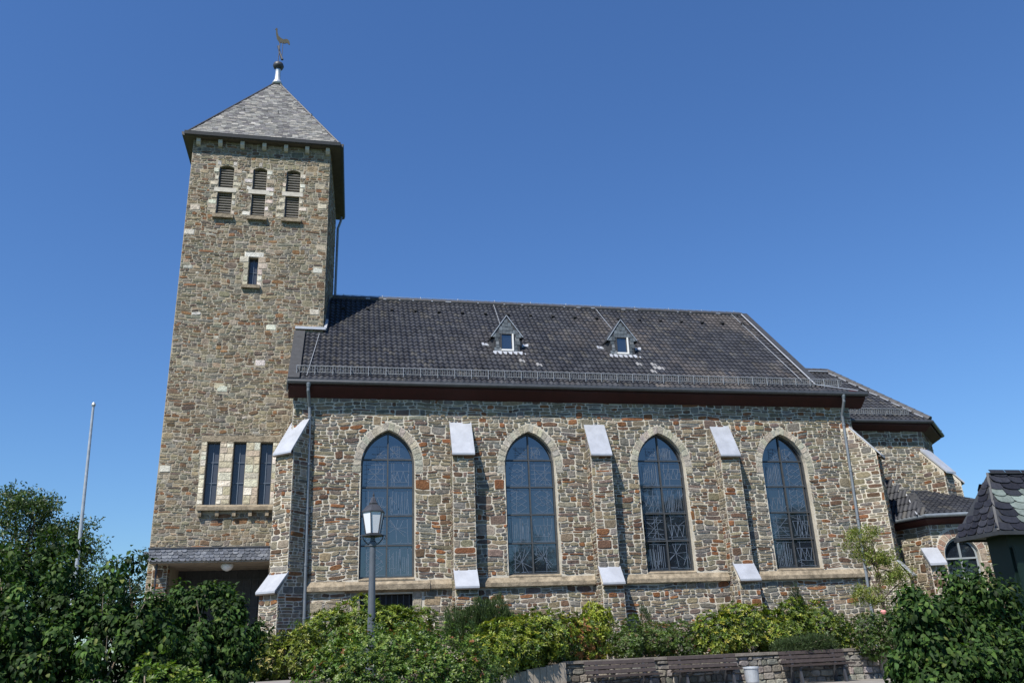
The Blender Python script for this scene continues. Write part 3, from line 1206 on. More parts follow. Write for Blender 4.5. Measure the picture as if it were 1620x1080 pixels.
# right flank above the nave roof
fl = Vector((TX2 - TX1, TY1 - TY0, 0))
rubble(mb, (TX1, TY0, 10), fl, V, fl.length, TZ - 10, SIZES_TOWER, TOWER, 33, gap=.0085, relief=.013)
tower = mb.build('tower', ['stone', 'mortar_buff'], church)
mb = MB()
x = TX0
for (xa, xb) in ((-3.25, -2.0), (-2.0, -.5)):
    mb.box(xa + .004, TY0 - .02, 9.12, xb - .004, TY0 + .28, 9.33)
mb.build('lintel', 'sandstone', church)
mb = MB()
mb.prism([(-3.2, TY0 - .2, 6.62), (-3.2, TY0 + .25, 6.62), (-3.2, TY0 + .25, 6.84), (-3.2, TY0 - .02, 6.82), (-3.2, TY0 - .2, 6.75)], (2.72, 0, 0))
for x in (-3.1, -2.52, -1.95, -1.4, -.83):
    mb.box(x - .06, TY0 - .15, 6.42, x + .06, TY0, 6.62)
mb.build('sill', 'sandstone', church)


def slim_window(xa, xb, za, zb, name='slim_window', bars=(.35, .68)):
    mb = MB()
    y = TY0 + .2
    for (a, b, c, d) in ((xa, za, xa + .035, zb), (xb - .035, za, xb, zb), (xa + .035, za, xb - .035, za + .035), (xa + .035, zb - .035, xb - .035, zb)):
        mb.box(a, y - .02, b, c, y + .03, d)
    w_ = mb.build(name, 'frame', church)
    mb = MB()
    mb.poly([(xa, y + .02, za), (xb, y + .02, za), (xb, y + .02, zb), (xa, y + .02, zb)])
    mb.build('pane', 'dull_glass', w_)
    mb = MB()
    xm = (xa + xb) / 2
    mb.bar((xm, y, za), (xm, y, zb), .02, .02)
    for t in bars:
        z = za + (zb - za) * t
        mb.bar((xa, y - .005, z), (xb, y - .005, z), .02, .02)
    mb.build('glazing_bar', 'came', w_)


for (xa, xb) in TRI:
    slim_window(xa, xb, 6.84, 9.11)
slim_window(-2.11, -1.755, 15.36, 16.55, bars=(.5,))
mb = MB()
mb.box(-2.32, TY0 - .13, 15.2, -1.62, TY0 + .2, 15.33)
mb.build('sill', 'sandstone', church)
for (xa, xb) in LOUV:
    mb = MB()
    mb.box(xa - .1, TY0 - .14, 18.19, xb + .12, TY0 + .2, 18.34)
    mb.build('sill', 'sandstone', church)
    mb = MB()
    mb.box(xa - .14, TY0 - .02, 19.405, xb + .14, TY0 + .28, 19.595)
    mb.build('transom', 'paleblock', church)
    for (za, zb, n) in ((18.36, 19.40, 9), (19.60, 20.65, 9)):
        mb = MB()
        mb.box(xa, TY0 + .27, za, xb, TY0 + .29, zb, 1)
        mb.box(xa, TY0 + .05, za, xa + .04, TY0 + .26, zb - .03, 2)
        for k in range(n):
            z = za + (zb - za) * (k + .35) / n
            if z > 20.56:
                continue
            mb.bar(((xa + xb) / 2 - (xb - xa) / 2 + .04, TY0 + .12, z), (xb, TY0 + .12, z), .07, .022, up=(0, .35, .94))
        mb.build('louvre', ['louvre', 'dark', 'frame'], church)

# tower eaves
EV = [(-4.95, 2.10), (1.26, 2.10), (1.42, 8.42), (-4.95, 8.42)]
mb = MB()
mb.prism([(x, y, 21.74) for x, y in EV], (0, 0, .08), 0)
mb.build('tower_soffit', 'soffit', church)
mb = MB()
cen = Vector((-1.8, 5.15, 0))
n = 4
for i in range(4):
    a, b = Vector((*EV[i], 0)), Vector((*EV[(i + 1) % 4], 0))
    d = (b - a).normalized()
    o = Vector((d.y, -d.x, 0))
    mb.prism([a + o * .0 + Vector((0, 0, 21.735)), a + o * .1 + Vector((0, 0, 21.76)), a + o * .13 + Vector((0, 0, 21.9)), a + o * .0 + Vector((0, 0, 21.9))], b - a)
mb.build('tower_gutter', 'darkboard', church)
for x in (-4.42, -3.57, -2.70, -1.83, -.96, -.10, .74):
    mb = MB()
    mb.prism([(x - .08, TY0, 21.44), (x - .08, TY0 - .10, 21.46), (x - .08, TY0 - .2, 21.56), (x - .08, TY0 - .2, 21.715), (x - .08, TY0, 21.715)], (.16, 0, 0))
    mb.build('bracket', 'paleblock', church)
# tower roof: four slate slopes
AP = Vector((-1.78, 5.15, 27.05))
PAL_T = [((.20, .20, .19), 6), ((.16, .16, .16), 5), ((.25, .24, .22), 4), ((.13, .125, .13), 3), ((.30, .29, .27), 1)]
mb = MB()
e2 = [Vector((x, y, 21.84)) for x, y in EV]
for i in range(4):
    a, b = e2[i], e2[(i + 1) % 4]
    mid = (a + b) / 2
    ud = (b - a).normalized()
    vd_ = (AP - mid)
    vd_ = (vd_ - ud * vd_.dot(ud))
    Lr = vd_.length
    W_ = (b - a).length
    ua = (AP - a).dot(ud)
    mb.poly([a, b, AP], 1)
    slates(mb, a, ud, vd_, W_, Lr, in_poly([(0, 0), (W_, 0), (ua, Lr)]), PAL_T, 40 + i, sw=.22, g=.125, lift=.014)
    for k in range(1, 4):
        if i == 0:
            p = a + ud * (W_ * (.1 + .23 * k)) + vd_.normalized() * (Lr * .42)
            nn = ud.cross(vd_).normalized()
            mb.bar(p, p + nn * .12 + vd_.normalized() * .05, .03, .03, mi=1)
troof = mb.build('tower_roof', ['slate', 'ridge'], church)
mb = MB()
for a in e2:
    mb.tube([a + Vector((0, 0, .02)), AP], .04, 6)
mb.build('hip_flashing', 'ridge', troof)
# finial and weathercock
mb = MB()
mb.lathe(AP, [(.26, -.22), (.2, -.05), (.13, .08), (.115, .62), (.13, .66)], 14, 0)
fin = mb.build('finial', 'zinc', church, smooth=True)
mb = MB()
mb.lathe(AP + Vector((0, 0, .66)), [(.06, 0), (.2, .07), (.255, .2), (.22, .32), (.1, .42), (.03, .45)], 16, 0)
mb.build('ball', 'iron', fin, smooth=True)
mb = MB()
mb.tube([AP + Vector((-.03, 0, 1.1)), AP + Vector((0, 0, 2.25))], .02, 6)
mb.tube([AP + Vector((.16, -.05, 1.22)), AP + Vector((.02, .02, 1.65)), AP + Vector((-.08, .1, 2.1))], [.06, .045, .055], 6)
mb.tube([AP + Vector((.13, -.02, 1.5)), AP + Vector((.13, 0, 2.3))], .015, 6)
mb.build('spindle', 'iron', fin)
mb = MB()
cock = [(-.30, 1.02), (-.25, 1.12), (-.20, 1.06), (-.19, .82), (-.12, .55), (.02, .42), (.18, .34), (.32, .42), (.44, .40), (.53, .26), (.56, .05), (.50, .02), (.44, .12), (.36, .12), (.28, .06), (.16, .04), (.05, .06), (-.05, .0), (-.08, .1), (-.2, .28), (-.26, .6), (-.28, .9), (-.34, .98)]
cp = [AP + Vector((x * .8, .12 * x, 2.2 + z * .78)) for x, z in cock]
mb.prism(cp, (0.004, .03, 0))
mb.build('weathercock', 'gold', fin)
mb = MB()
mb.tube([(1.36, 8.1, 21.7), (1.34, 8.0, 21.4), (1.22, 7.99, 21.0), (1.2, 7.99, 15.5)], .06, 8)
mb.build('downpipe', 'pipe', church)

# porch: slate-hung canopy, pier, doors
mb = MB()
CX0, CX1, CY, CZ0, CZ1 = -4.42, -.35, 1.2, 4.80, 5.22
mb.box(CX0, CY + .02, CZ0 + .02, CX1, TY0, CZ1 - .06, 1)
mb.box(CX0 - .03, CY - .02, CZ1 - .01, CX1, TY0, CZ1 + .03, 2)
slates(mb, (CX0, CY + .012, CZ0), U, V, CX1 - CX0, CZ1 - CZ0, lambda u, v: v < .40, [((.12, .13, .155), 3), ((.15, .16, .18), 2), ((.09, .10, .12), 2)], 61, sw=.17, g=.10, shape='round', lift=.014)
can = mb.build('porch_canopy', ['slate', 'darkboard', 'ridge'], church)
mb = MB()
mb.box(CX0 + .05, CY + .05, CZ0 - .05, CX1, TY0 + 1.7, CZ0 + .01)
mb.build('canopy_ceiling', 'concrete', can)
mb = MB()
mb.box(PX0, TY0 + 1.7, 1.05, PX1, TY0 + 1.75, 4.8, 0)
for k in range(14):
    mb.box(PX0 + .25 * k, TY0 + 1.66, 1.05, PX0 + .25 * k + .025, TY0 + 1.69, 4.7, 1)
for z in (2.2, 3.4, 4.4):
    mb.box(PX0, TY0 + 1.65, z, PX1, TY0 + 1.66, z + .04, 1)
mb.build('porch_door', ['darkboard', 'iron'], church)
mb = MB()
mb.box(-4.40, 2.0, 1.05, -3.92, TY0 - .03, 4.78, 1)
rubble(mb, (-4.40, 2.0, 1.05), U, V, .48, 3.7, SIZES_NAVE, NAVE, 71)
rubble(mb, (-3.92, 2.0, 1.05), (0, 1, 0), V, .36, 3.7, SIZES_NAVE, NAVE, 72)
mb.tube([(-4.18, 1.5, 4.8), (-4.18, 1.5, 1.1)], .035, 8, 2)
mb.build('porch_pier', ['stone', 'mortar', 'iron'], church)

# ---- choir
CYW = 1.5
CP = [(19.9, CYW), (25.72, CYW), (27.75, 3.53), (27.75, 6.37), (25.72, 8.4), (19.9, 8.4)]
mb = MB()
for i in range(5):
    a, b = CP[i], CP[i + 1]
    mb.poly([(a[0], a[1], Z0), (b[0], b[1], Z0), (b[0], b[1], 10.0), (a[0], a[1], 10.0)], 1)
rubble(mb, (21.46, CYW, 5.2), U, V, 25.72 - 21.46, 4.6, SIZES_NAVE, NAVE, 81, relief=.018)
rubble(mb, (25.72, CYW, 5.2), (1, 1, 0), V, 2.03 * math.sqrt(2), 4.6, SIZES_NAVE, NAVE, 82, relief=.018)
mb.build('choir_wall', ['stone', 'mortar'], church)
CE = [(21.0, 1.08), (25.93, 1.08), (28.17, 3.35), (28.17, 6.55), (25.93, 8.82), (21.0, 8.82)]
CZE, CZR = 9.96, 13.3
R0, R1 = Vector((20.0, 4.95, CZR)), Vector((24.12, 4.95, CZR))
mb = MB()
mb.poly([(*CE[0], CZE - .03), (*CE[1], CZE - .03), tuple(R1 - Vector((0, 0, .03))), tuple(R0 - Vector((0, 0, .03)))], 1)
for i in (1, 2, 3):
    mb.poly([(*CE[i], CZE - .03), (*CE[i + 1], CZE - .03), tuple(R1 - Vector((0, 0, .03)))], 1)
mb.poly([(*CE[4], CZE - .03), (*CE[5], CZE - .03), tuple(R0), tuple(R1)], 1)
vd2 = Vector((0, 4.95 - 1.08, CZR - CZE))
L2 = vd2.length
tiles(mb, (20.0, 1.08, CZE), U, vd2, 5.93, L2, in_poly([(.9, -1), (5.93, -1), (5.93, 0), (4.1, L2), (.0, L2)]), nave_tile_col, 15)
croof = mb.build('choir_roof', ['tile', 'ridge'], church)
mb = MB()
cap_line(mb, R0 + Vector((.3, 0, .06)), R1 + Vector((0, 0, .06)), .13)
cap_line(mb, Vector((*CE[1], CZE + .06)), R1 + Vector((0, 0, .06)), .13)
cap_line(mb, Vector((*CE[2], CZE + .06)), R1 + Vector((0, 0, .06)), .13)
mb.build('ridge_cap', 'ridge', croof)
mb = MB()
n2 = U.cross(vd2.normalized())
for i in range(9):
    a = Vector((*CE[1], CZE)).lerp(R1, .03 + i * .105)
    b = Vector((*CE[1], CZE)).lerp(R1, .11 + i * .105)
    mb.bar(a + U * -.2 + n2 * .09, b + U * -.2 + n2 * (.07 + .02 * (i % 2)), .05, .03, up=n2)
mb.bar(R1 + Vector((-.1, -.18, .0)), R0 + Vector((1.8, -.18, .0)), .05, .04)
mb.build('flashing', 'lead', croof)
mb = MB()
mb.tube([(21.5, 1.03, CZE - .06), (25.97, 1.03, CZE - .06), (28.25, 3.33, CZE - .06), (28.25, 6.5, CZE - .06)], .08, 10)
mb.build('gutter', 'gutter', church)
mb = MB()
mb.prism([(21.46, 1.1, CZE - .08), (21.46, 1.1, CZE - .2), (21.46, CYW - .02, CZE - .38), (21.46, CYW + .1, CZE + .2)], (4.45, 0, 0))
mb.prism([(25.91, 1.1, CZE - .08), (25.91, 1.1, CZE - .2), (25.74, CYW, CZE - .38), (25.74, CYW + .1, CZE + .2)], (2.22, 2.25, 0))
mb.build('soffit_board', 'redboard', church)
mb = MB()
d3 = Vector((21.2, 1.08, CZE)) + vd2.normalized() * .42 + n2 * .05
for hgt in (.03, .25):
    mb.bar(d3 + GN * hgt, d3 + U * 4.0 + GN * hgt, .02, .02, up=n2)
for i in range(46):
    p = d3 + U * (i * .088)
    mb.bar(p + GN * .03, p + GN * .25, .015, .015, up=U)
    if i % 8 == 0:
        mb.bar(p - n2 * .02 - vd2.normalized() * .1, p + n2 * .22 - vd2.normalized() * .1, .03, .01, up=U)
mb.build('snow_guard', 'galv', croof)


def choir_buttress(px, py, rot, seed):
    M4 = Matrix.Translation((px, py, 0)) @ Matrix.Rotation(rot, 4, 'Z')
    mb = MB()
    hw, p = .32, .75
    mb.T = M4
    mb.prism([(-hw, .3, Z0), (-hw, -p, Z0), (-hw, -p, 7.75), (-hw, 0, 8.7), (-hw, .3, 8.7)], (2 * hw, 0, 0), 1)
    R3 = M4.to_3x3()
    ux, uy = R3 @ Vector((1, 0, 0)), R3 @ Vector((0, 1, 0))
    mb.T = None
    rubble(mb, M4 @ Vector((-hw, -p, Z0)), ux, V, 2 * hw, 6.7, SIZES_NAVE, NAVE, seed)
    rubble(mb, M4 @ Vector((-hw, .3, Z0)), -uy, V, p + .3, 7.6, SIZES_NAVE, NAVE, seed + 1, allow=lambda u, v: u - .3 < p * (1 - max(0, (v + Z0 - 7.6)) / 1.05), relief=.012, warp=.012)
    b = mb.build('buttress', ['stone', 'mortar'], church)
    c = MB()
    c.T = M4
    c.prism([(-hw - .03, .02, 8.84), (-hw - .03, -p - .14, 7.72), (-hw - .03, -p - .14, 7.64), (-hw - .03, .02, 8.72)], (2 * hw + .06, 0, 0))
    c.build('cap', 'lead', b)


choir_buttress(25.72, CYW, math.radians(22.5), 91)
choir_buttress(27.75, 3.53, math.radians(67.5), 95)

# ---- low polygonal annex against the choir
AZ = 5.72
AE = [(22.62, 1.5), (23.1, -1.05), (26.3, -1.95), (29.6, -.4), (30.4, 3.0), (27.8, 3.6)]
AWp = [(22.95, 1.5), (23.36, -.78), (26.2, -1.58), (29.3, -.1), (30.0, 2.9)]
AT = [(23.25, 1.5), (24.6, 1.5), (25.72, 1.5), (27.2, 2.98), (27.75, 3.53), (27.75, 3.6)]
mb = MB()
wa, wb = Vector((*AWp[1], 0)), Vector((*AWp[2], 0))
wd = (wb - wa)
wl = wd.length
wd.normalize()
wn_ = Vector((wd.y, -wd.x, 0))
xcw = .98
ahole = arch_pts(xcw, .62, 3.35, 4.25, .68, 8)
holed_wall(mb, wa, wd, V, [(0, Z0), (wl, Z0), (wl, AZ + .1), (0, AZ + .1)], [ahole], 1)
for i in range(len(ahole)):
    a, b = ahole[i], ahole[(i + 1) % len(ahole)]
    A_, B_ = wa + wd * a[0] + V * a[1], wa + wd * b[0] + V * b[1]
    mb.poly([B_, A_, A_ - wn_ * .25, B_ - wn_ * .25], 1)
for i in (0, 2, 3):
    a, b = AWp[i], AWp[i + 1]
    mb.poly([(*a, Z0), (*b, Z0), (*b, AZ + .1), (*a, AZ + .1)], 1)
for i in (0, 2):
    a, b = Vector((*AWp[i], 0)), Vector((*AWp[i + 1], 0))
    rubble(mb, a + V * Z0, b - a, V, (b - a).length, AZ - Z0 - .1, SIZES_NAVE, NAVE, 200 + i)


def allow_annex(u, v):
    z = v + Z0
    du = abs(u - xcw)
    if z < 4.3:
        return not (du < .85 and z > 3.15)
    return math.hypot(du, (z - 4.3) * .9) > .88


rubble(mb, wa + V * Z0, wd, V, wl, AZ - Z0 - .1, SIZES_NAVE, NAVE, 207, allow_annex)
for k in range(13):
    t0, t1 = PI * (k + .06) / 13, PI * (k + .94) / 13
    q = [(xcw + .64 * math.cos(t0), 4.25 + .70 * math.sin(t0)), (xcw + .9 * math.cos(t0), 4.25 + .97 * math.sin(t0)), (xcw + .9 * math.cos(t1), 4.25 + .97 * math.sin(t1)), (xcw + .64 * math.cos(t1), 4.25 + .70 * math.sin(t1))]
    stone_shape(mb, q, wa, wd, V, wn_, .014, shade_col(RR.choice([(.36, .25, .19), (.40, .32, .24), (.30, .2, .15)]), RR), 0, RR, .08)
for s in (-1, 1):
    z = 3.2
    while z < 4.2:
        u0, u1 = (xcw - .88, xcw - .63) if s < 0 else (xcw + .63, xcw + .88)
        block(mb, wa, wd, V, wn_, u0, z, u1, z + .26, .014, shade_col((.36, .28, .21), RR), 0, RR)
        z += .27
mb.build('annex_wall', ['stone', 'mortar'], church)
mb = MB()
fr = [wa + wd * x + V * z - wn_ * .15 for x, z in arch_pts(xcw, .60, 3.38, 4.25, .66, 8)]
fi = [wa + wd * x + V * z - wn_ * .15 for x, z in arch_pts(xcw, .53, 3.46, 4.25, .58, 8)]
n = len(fr)
mb.add(fr + fi, [(i, (i + 1) % n, n + (i + 1) % n, n + i) for i in range(n)])
mb.bar(wa + wd * xcw + V * 3.4 - wn_ * .16, wa + wd * xcw + V * 4.88 - wn_ * .16, .06, .05)
mb.bar(wa + wd * (xcw - .58) + V * 4.15 - wn_ * .165, wa + wd * (xcw + .58) + V * 4.15 - wn_ * .165, .05, .06)
aw = mb.build('window', 'lightframe', church)
mb = MB()
mb.poly([wa + wd * x + V * z - wn_ * .19 for x, z in arch_pts(xcw, .59, 3.39, 4.25, .65, 8)])
mb.build('pane', 'glass', aw)
mb = MB()
for u0, w in ((-.42, .52), (2.02, .5)):
    b0 = wa + wd * u0
    mb2 = MB()
    mb2.prism([b0 + V * Z0, b0 + wn_ * .42 + V * Z0, b0 + wn_ * .42 + V * 3.95, b0 + V * 4.42], wd * w, 1)
    rubble(mb2, b0 + wn_ * .42 + V * Z0, wd, V, w, 2.9, SIZES_NAVE, NAVE, 220)
    rubble(mb2, b0 + V * Z0, wn_, V, .42, 3.3, SIZES_NAVE, NAVE, 222, allow=lambda u, v: v + Z0 < 4.38 - u * 1.1, N=-wd, relief=.012)
    bb = mb2.build('buttress', ['stone', 'mortar'], church)
    c = MB()
    c.prism([b0 - wd * .04 + V * 4.58, b0 - wd * .04 + wn_ * .58 + V * 3.98, b0 - wd * .04 + wn_ * .58 + V * 3.9, b0 - wd * .04 + V * 4.46], wd * (w + .08))
    c.build('cap', 'lead', bb)
mb = MB()
TZA = 6.92
ztop = [TZA] * 6
for i in range(5):
    a, b = AE[i], AE[i + 1]
    c, d = AT[i + 1], AT[i]
    if i == 0:
        mb.poly([(*AE[0], AZ), (*AE[1], AZ), (*AT[1], TZA), (*AT[0], TZA)], 1)
    else:
        mb.poly([(*a, AZ), (*b, AZ), (*c, TZA), (*d, TZA)], 1)


def facet_tiles(a, b, c, d, seed):
    a, b, c, d = [Vector(p) for p in (a, b, c, d)]
    ud = (b - a).normalized()
    nn = (b - a).cross(d - a).normalized()
    vdv = nn.cross(ud)
    P2 = [((p - a).dot(ud), (p - a).dot(vdv)) for p in (a, b, c, d)]
    umin, umax = min(p[0] for p in P2), max(p[0] for p in P2)
    vmax = max(p[1] for p in P2)
    inp = in_poly([(p[0] - umin, p[1]) for p in P2])
    tiles(mb, a + ud * umin + nn * .03, ud, vdv, umax - umin, vmax, lambda u, v: inp(u, max(.02, v - .1)), lambda u, v, R: tuple(1.1 * c for c in pick(GREY, R)), seed, tw=.2, g=.3)


facet_tiles((*AE[0], AZ), (*AE[1], AZ), (*AT[1], TZA), (*AT[0], TZA), 301)
facet_tiles((*AE[1], AZ), (*AE[2], AZ), (*AT[2], TZA), (*AT[1], TZA), 302)
facet_tiles((*AE[2], AZ), (*AE[3], AZ), (*AT[3], TZA), (*AT[2], TZA), 303)
aroof = mb.build('annex_roof', ['tile', 'ridge'], church)
mb = MB()
mb.bar((AE[1][0] + .02, AE[1][1] + .1, AZ + .1), (AT[1][0], AT[1][1], TZA + .07), .34, .05)
mb.bar((AE[0][0] + .1, 1.45, AZ + .22), (AT[0][0], 1.45, TZA), .3, .12)
mb.build('hip_board', 'darkboard', aroof)
mb = MB()
mb.bar((AE[1][0] - .2, AE[1][1] + .2, AZ + .07), (AT[1][0] - .22, AT[1][1], TZA + .04), .05, .03)
for i in range(1, 4):
    mb.bar((*AT[i], TZA + .08), (*AT[i + 1], TZA + .08), .1, .05)
mb.bar((23.1, 1.44, 6.95), (23.3, 1.3, 7.25), .2, .1)
mb.build('flashing', 'lead', aroof)
mb = MB()
for i in range(1, 4):
    p = Vector((*AT[i], TZA + .14)); q = Vector((*AT[i + 1], TZA + .14))
    mb.bar(p, q, .16, .07)
mb.build('ridge_cap', 'ridge', aroof)
mb = MB()
mb.tube([(AE[0][0] - .02, 1.4, AZ - .03)] + [(x - .03, y - .05, AZ - .03) for x, y in AE[1:5]], .075, 10)
mb.build('gutter', 'pipe', church)
mb = MB()
for i in range(4):
    a, b = AE[i], AE[i + 1]
    c, d = AWp[min(i + 1, 4)], AWp[i]
    mb.poly([(*a, AZ - .04), (*b, AZ - .04), (*b, AZ - .16), (*a, AZ - .16)])
    mb.poly([(*a, AZ - .16), (*b, AZ - .16), (c[0], c[1], AZ - .34), (d[0], d[1], AZ - .34)])
mb.build('soffit_board', 'redboard', church)
mb = MB()
mb.tube([(23.05, 1.25, AZ - .1), (23.0, 1.2, AZ - .45), (22.6, .8, AZ - .8), (21.3, -.05, AZ - 1.6), (20.95, -.14, AZ - 1.8)], .045, 8)
mb.build('downpipe', 'pipe', church)

lamp_globe = MB()
lamp_globe.lathe((-1.98, 1.75, 4.50), [(.03, 0), (.13, .04), (.2, .12), (.21, .2), (.16, .25)], 18)
tag(lamp_globe.build('ceiling_lamp', 'frosted', smooth=True), 'round white lamp under the slate porch canopy of the tower', 'lamp')

# ================================================================== FURNITURE
# street lamp
LX, LY, LZ = 2.225, -13.15, 1.05
lamp = thing('street_lamp', 'grey post lamp with six-sided white glazed lantern before the first window', 'street lamp', (LX, LY, LZ))
mb = MB()
mb.lathe((LX, LY, LZ), [(.11, 0), (.11, .25), (.09, .3), (.085, .72), (.10, .74), (.10, .80), (.07, .84), (.062, 1.6), (.052, 2.42), (.07, 2.44), (.07, 2.50), (.045, 2.53), (.04, 2.60), (.02, 2.66)], 14)
mb.build('post', 'postpaint', lamp, smooth=False)
mb = MB()
HZ = 3.71
mb.lathe((LX, LY, HZ - .06), [(.13, 0), (.205, .01), (.205, .035), (.12, .05)], 6, rot=.25)
for sx in (-1, 1):
    mb.tube([(LX + sx * .0, LY, HZ - .20), (LX + sx * .1, LY, HZ - .18), (LX + sx * .17, LY, HZ - .1), (LX + sx * .19, LY, HZ - .03), (LX + sx * .23, LY, HZ - .04), (LX + sx * .235, LY, HZ - .09), (LX + sx * .2, LY, HZ - .095)], .011, 6)
mb.build('bracket', 'iron', lamp)
mb = MB()
mb.lathe((LX, LY, HZ), [(.132, 0), (.20, .38)], 6, rot=.25)
mb.build('lantern_glass', 'frosted', lamp)
mb = MB()
for k in range(6):
    t = .25 + k * PI / 3
    c_, s_ = math.cos(t), math.sin(t)
    mb.bar((LX + .135 * c_, LY + .135 * s_, HZ - .01), (LX + .203 * c_, LY + .203 * s_, HZ + .38), .016, .016)
mb.lathe((LX, LY, HZ + .37), [(.215, 0), (.215, .02), (.12, .13), (.08, .15), (.085, .175), (.06, .2), (.03, .28), (.012, .3), (.02, .325), (.012, .35), (.002, .39)], 6, rot=.25)
mb.build('lantern_roof', 'iron', lamp)

# flagpole
mb = MB()
mb.tube([(-4.03, -8.0, 1.1), (-4.06, -8, 4.0), (-4.172, -8.0, 7.45)], [.046, .041, .028], 10)
mb.lathe((-4.172, -8.0, 7.45), [(.04, 0), (.05, .04), (.03, .09)], 10)
tag(mb.build('flagpole', 'galv'), 'slim grey flagpole without a flag, left of the church tower', 'flagpole')

# low stone wall behind the benches
bw = thing('garden_wall', 'low grey stone wall with flat coping behind the benches', 'wall', (11.6, -7, .5))
mb = MB()
mb.box(7.28, -6.98, .4, 16.1, -6.72, 1.24, 1)
GW = [((.26, .25, .22), 5), ((.20, .19, .17), 4), ((.31, .28, .24), 3), ((.16, .14, .12), 2), ((.34, .33, .30), 2)]
SG = (.12, .2, .13, .27, .55)
rubble(mb, (7.28, -6.98, .5), U, V, 8.82, .72, SG, GW, 61, gap=.006, relief=.05, warp=.012)
mb.build('masonry', ['stone', 'coping'], bw)
mb = MB()
x = 7.22
while x < 16.0:
    w = RR.uniform(.7, 1.1)
    mb.box(x, -7.06 + RR.uniform(-.01, .01), 1.242, min(x + w - .01, 16.12), -6.66, 1.31)
    x += w
mb.build('coping', 'coping', bw)
mb = MB()
mb.box(16.1, -7.08, .4, 16.55, -6.62, 1.30)
mb.build('end_block', 'concrete', bw)
# concrete palisades
pal = thing('palisade', 'row of upright brown grey concrete slabs edging the planting bed', 'retaining wall', (6.2, -7.4, .5))
a, b = Vector((7.26, -7.06, 0)), Vector((5.1, -7.75, 0))
d = (b - a).normalized()
o_ = Vector((d.y, -d.x, 0))
ln = (b - a).length
k = 0
mb = MB()
s = 0
while s < ln:
    w = .19
    p = a + d * s
    q = a + d * min(ln, s + w - .012)
    zt = 1.29 - .30 * s / ln + RR.uniform(-.012, .012)
    mb.prism([p + V * .4, q + V * .4, q + o_ * -.1 + V * .4, p + o_ * -.1 + V * .4], (0, 0, zt - .4))
    s += w
mb.build('slab_row', 'concrete', pal)


# benches (local, then copied)
def make_bench():
    t = thing('park_bench', 'x', 'bench', (0, 0, 0), 'park benches along the garden wall', world_built=False)
    L_ = 1.86
    for i, (y, z) in enumerate(((-.36, .43), (-.25, .435), (-.14, .43), (-.03, .42))):
        pass
    mb = MB()
    for (y, z) in ((-.40, .44), (-.27, .445), (-.14, .435)):
        mb.box(-L_ / 2, y - .055, z - .02, L_ / 2, y + .055, z + .02)
    mb.build('seat', 'benchwood', t)
    mb = MB()
    for k in range(3):
        z = .53 + k * .105
        y = .0 + k * .035
        mb.bar((-L_ / 2, y, z), (L_ / 2, y, z), .03, .085, up=(0, .3, 1))
    mb.build('backrest', 'benchwood', t)
    for x in (-.62, .62):
        mb = MB()
        mb.prism([(x - .03, -.44, 0), (x - .03, -.36, 0), (x - .03, -.30, .36), (x - .03, .0, .36), (x - .03, .06, 0), (x - .03, .14, 0), (x - .03, .05, .45), (x - .03, .12, .78), (x - .03, .07, .79), (x - .03, -.03, .415), (x - .03, -.42, .415), (x - .03, -.44, .38), (x - .03, -.38, .36)], (.06, 0, 0))
        mb.build('leg', 'iron', t)
    return t


bench = make_bench()
bench.location = (13.98, -7.3, .53)
bench['label'] = 'dark brown slatted bench nearest the pale end block of the garden wall'
dup(bench, (10.88, -7.3, .53), .0, 'dark brown slatted bench just left of the grey litter bin')
dup(bench, (8.66, -7.32, .50), 0.02, 'dark brown slatted bench standing beside the concrete slabs and bushes')

# litter bin
bn = thing('litter_bin', 'small round light grey metal litter bin between two benches', 'litter bin', (11.93, -7.8, .53))
mb = MB()
mb.lathe((11.93, -7.8, .53), [(.14, .06), (.165, .12), (.185, .42)], 20)
mb.build('body', 'binmetal', bn, smooth=False)
mb = MB()
mb.lathe((11.93, -7.8, .53), [(.19, .42), (.205, .43), (.205, .465), (.17, .47), (.165, .43)], 20)
mb.build('rim', 'zinc', bn)
mb = MB()
mb.tube([(11.93, -7.62, .5), (11.93, -7.62, .95)], .03, 8)
mb.build('post', 'iron', bn)

# slate-roofed notice case
KD = Vector((.93, -.37, 0)).normalized()
KN = Vector((KD.y, -KD.x, 0))                    # towards the camera
kc = Vector((10.10, -19.03, 0))                  # near eave corner
ks = thing('notice_case', 'dark green display case with a slate hipped roof at the right edge', 'display case', (10.9, -18.9, .4))
kx = Vector((-.98, .19, 0)).normalized()
A_ = kc + V * 2.885
B_ = A_ + kx * .60                               # far left corner
Lk = 2.1
ridge_off = 0.0
dirL = Vector((.80, -.60, 0)).normalized()
dirL = Vector((kx.y, -kx.x, 0)) * -1
dirL = Vector((.55, .83, 0)).normalized()
A2, B2 = A_ + dirL * Lk, B_ + dirL * Lk
m1 = (A_ + B_) / 2 + dirL * .22 + V * .68
m2 = (A2 + B2) / 2 - dirL * .22 + V * .68
# long side facing right/camera: kc along KS
KS = Vector((.97, .24, 0)).normalized()
KS = Vector((1, .027, 0)).normalized()
A_ = Vector((10.122, -19.032, 2.864))
A2 = A_ + KS * Lk
B2 = B_ + KS * Lk
back = Vector((-KS.y, KS.x, 0))
B_ = A_ + back * .82
B2 = B_ + KS * Lk
m1 = (A_ + B_) / 2 + KS * .425 + V * .84
m2 = m1 + KS * (Lk - .85)
PAL_K = [((.019, .020, .027), 5), ((.025, .026, .033), 3), ((.015, .015, .021), 3)]
mb = MB()


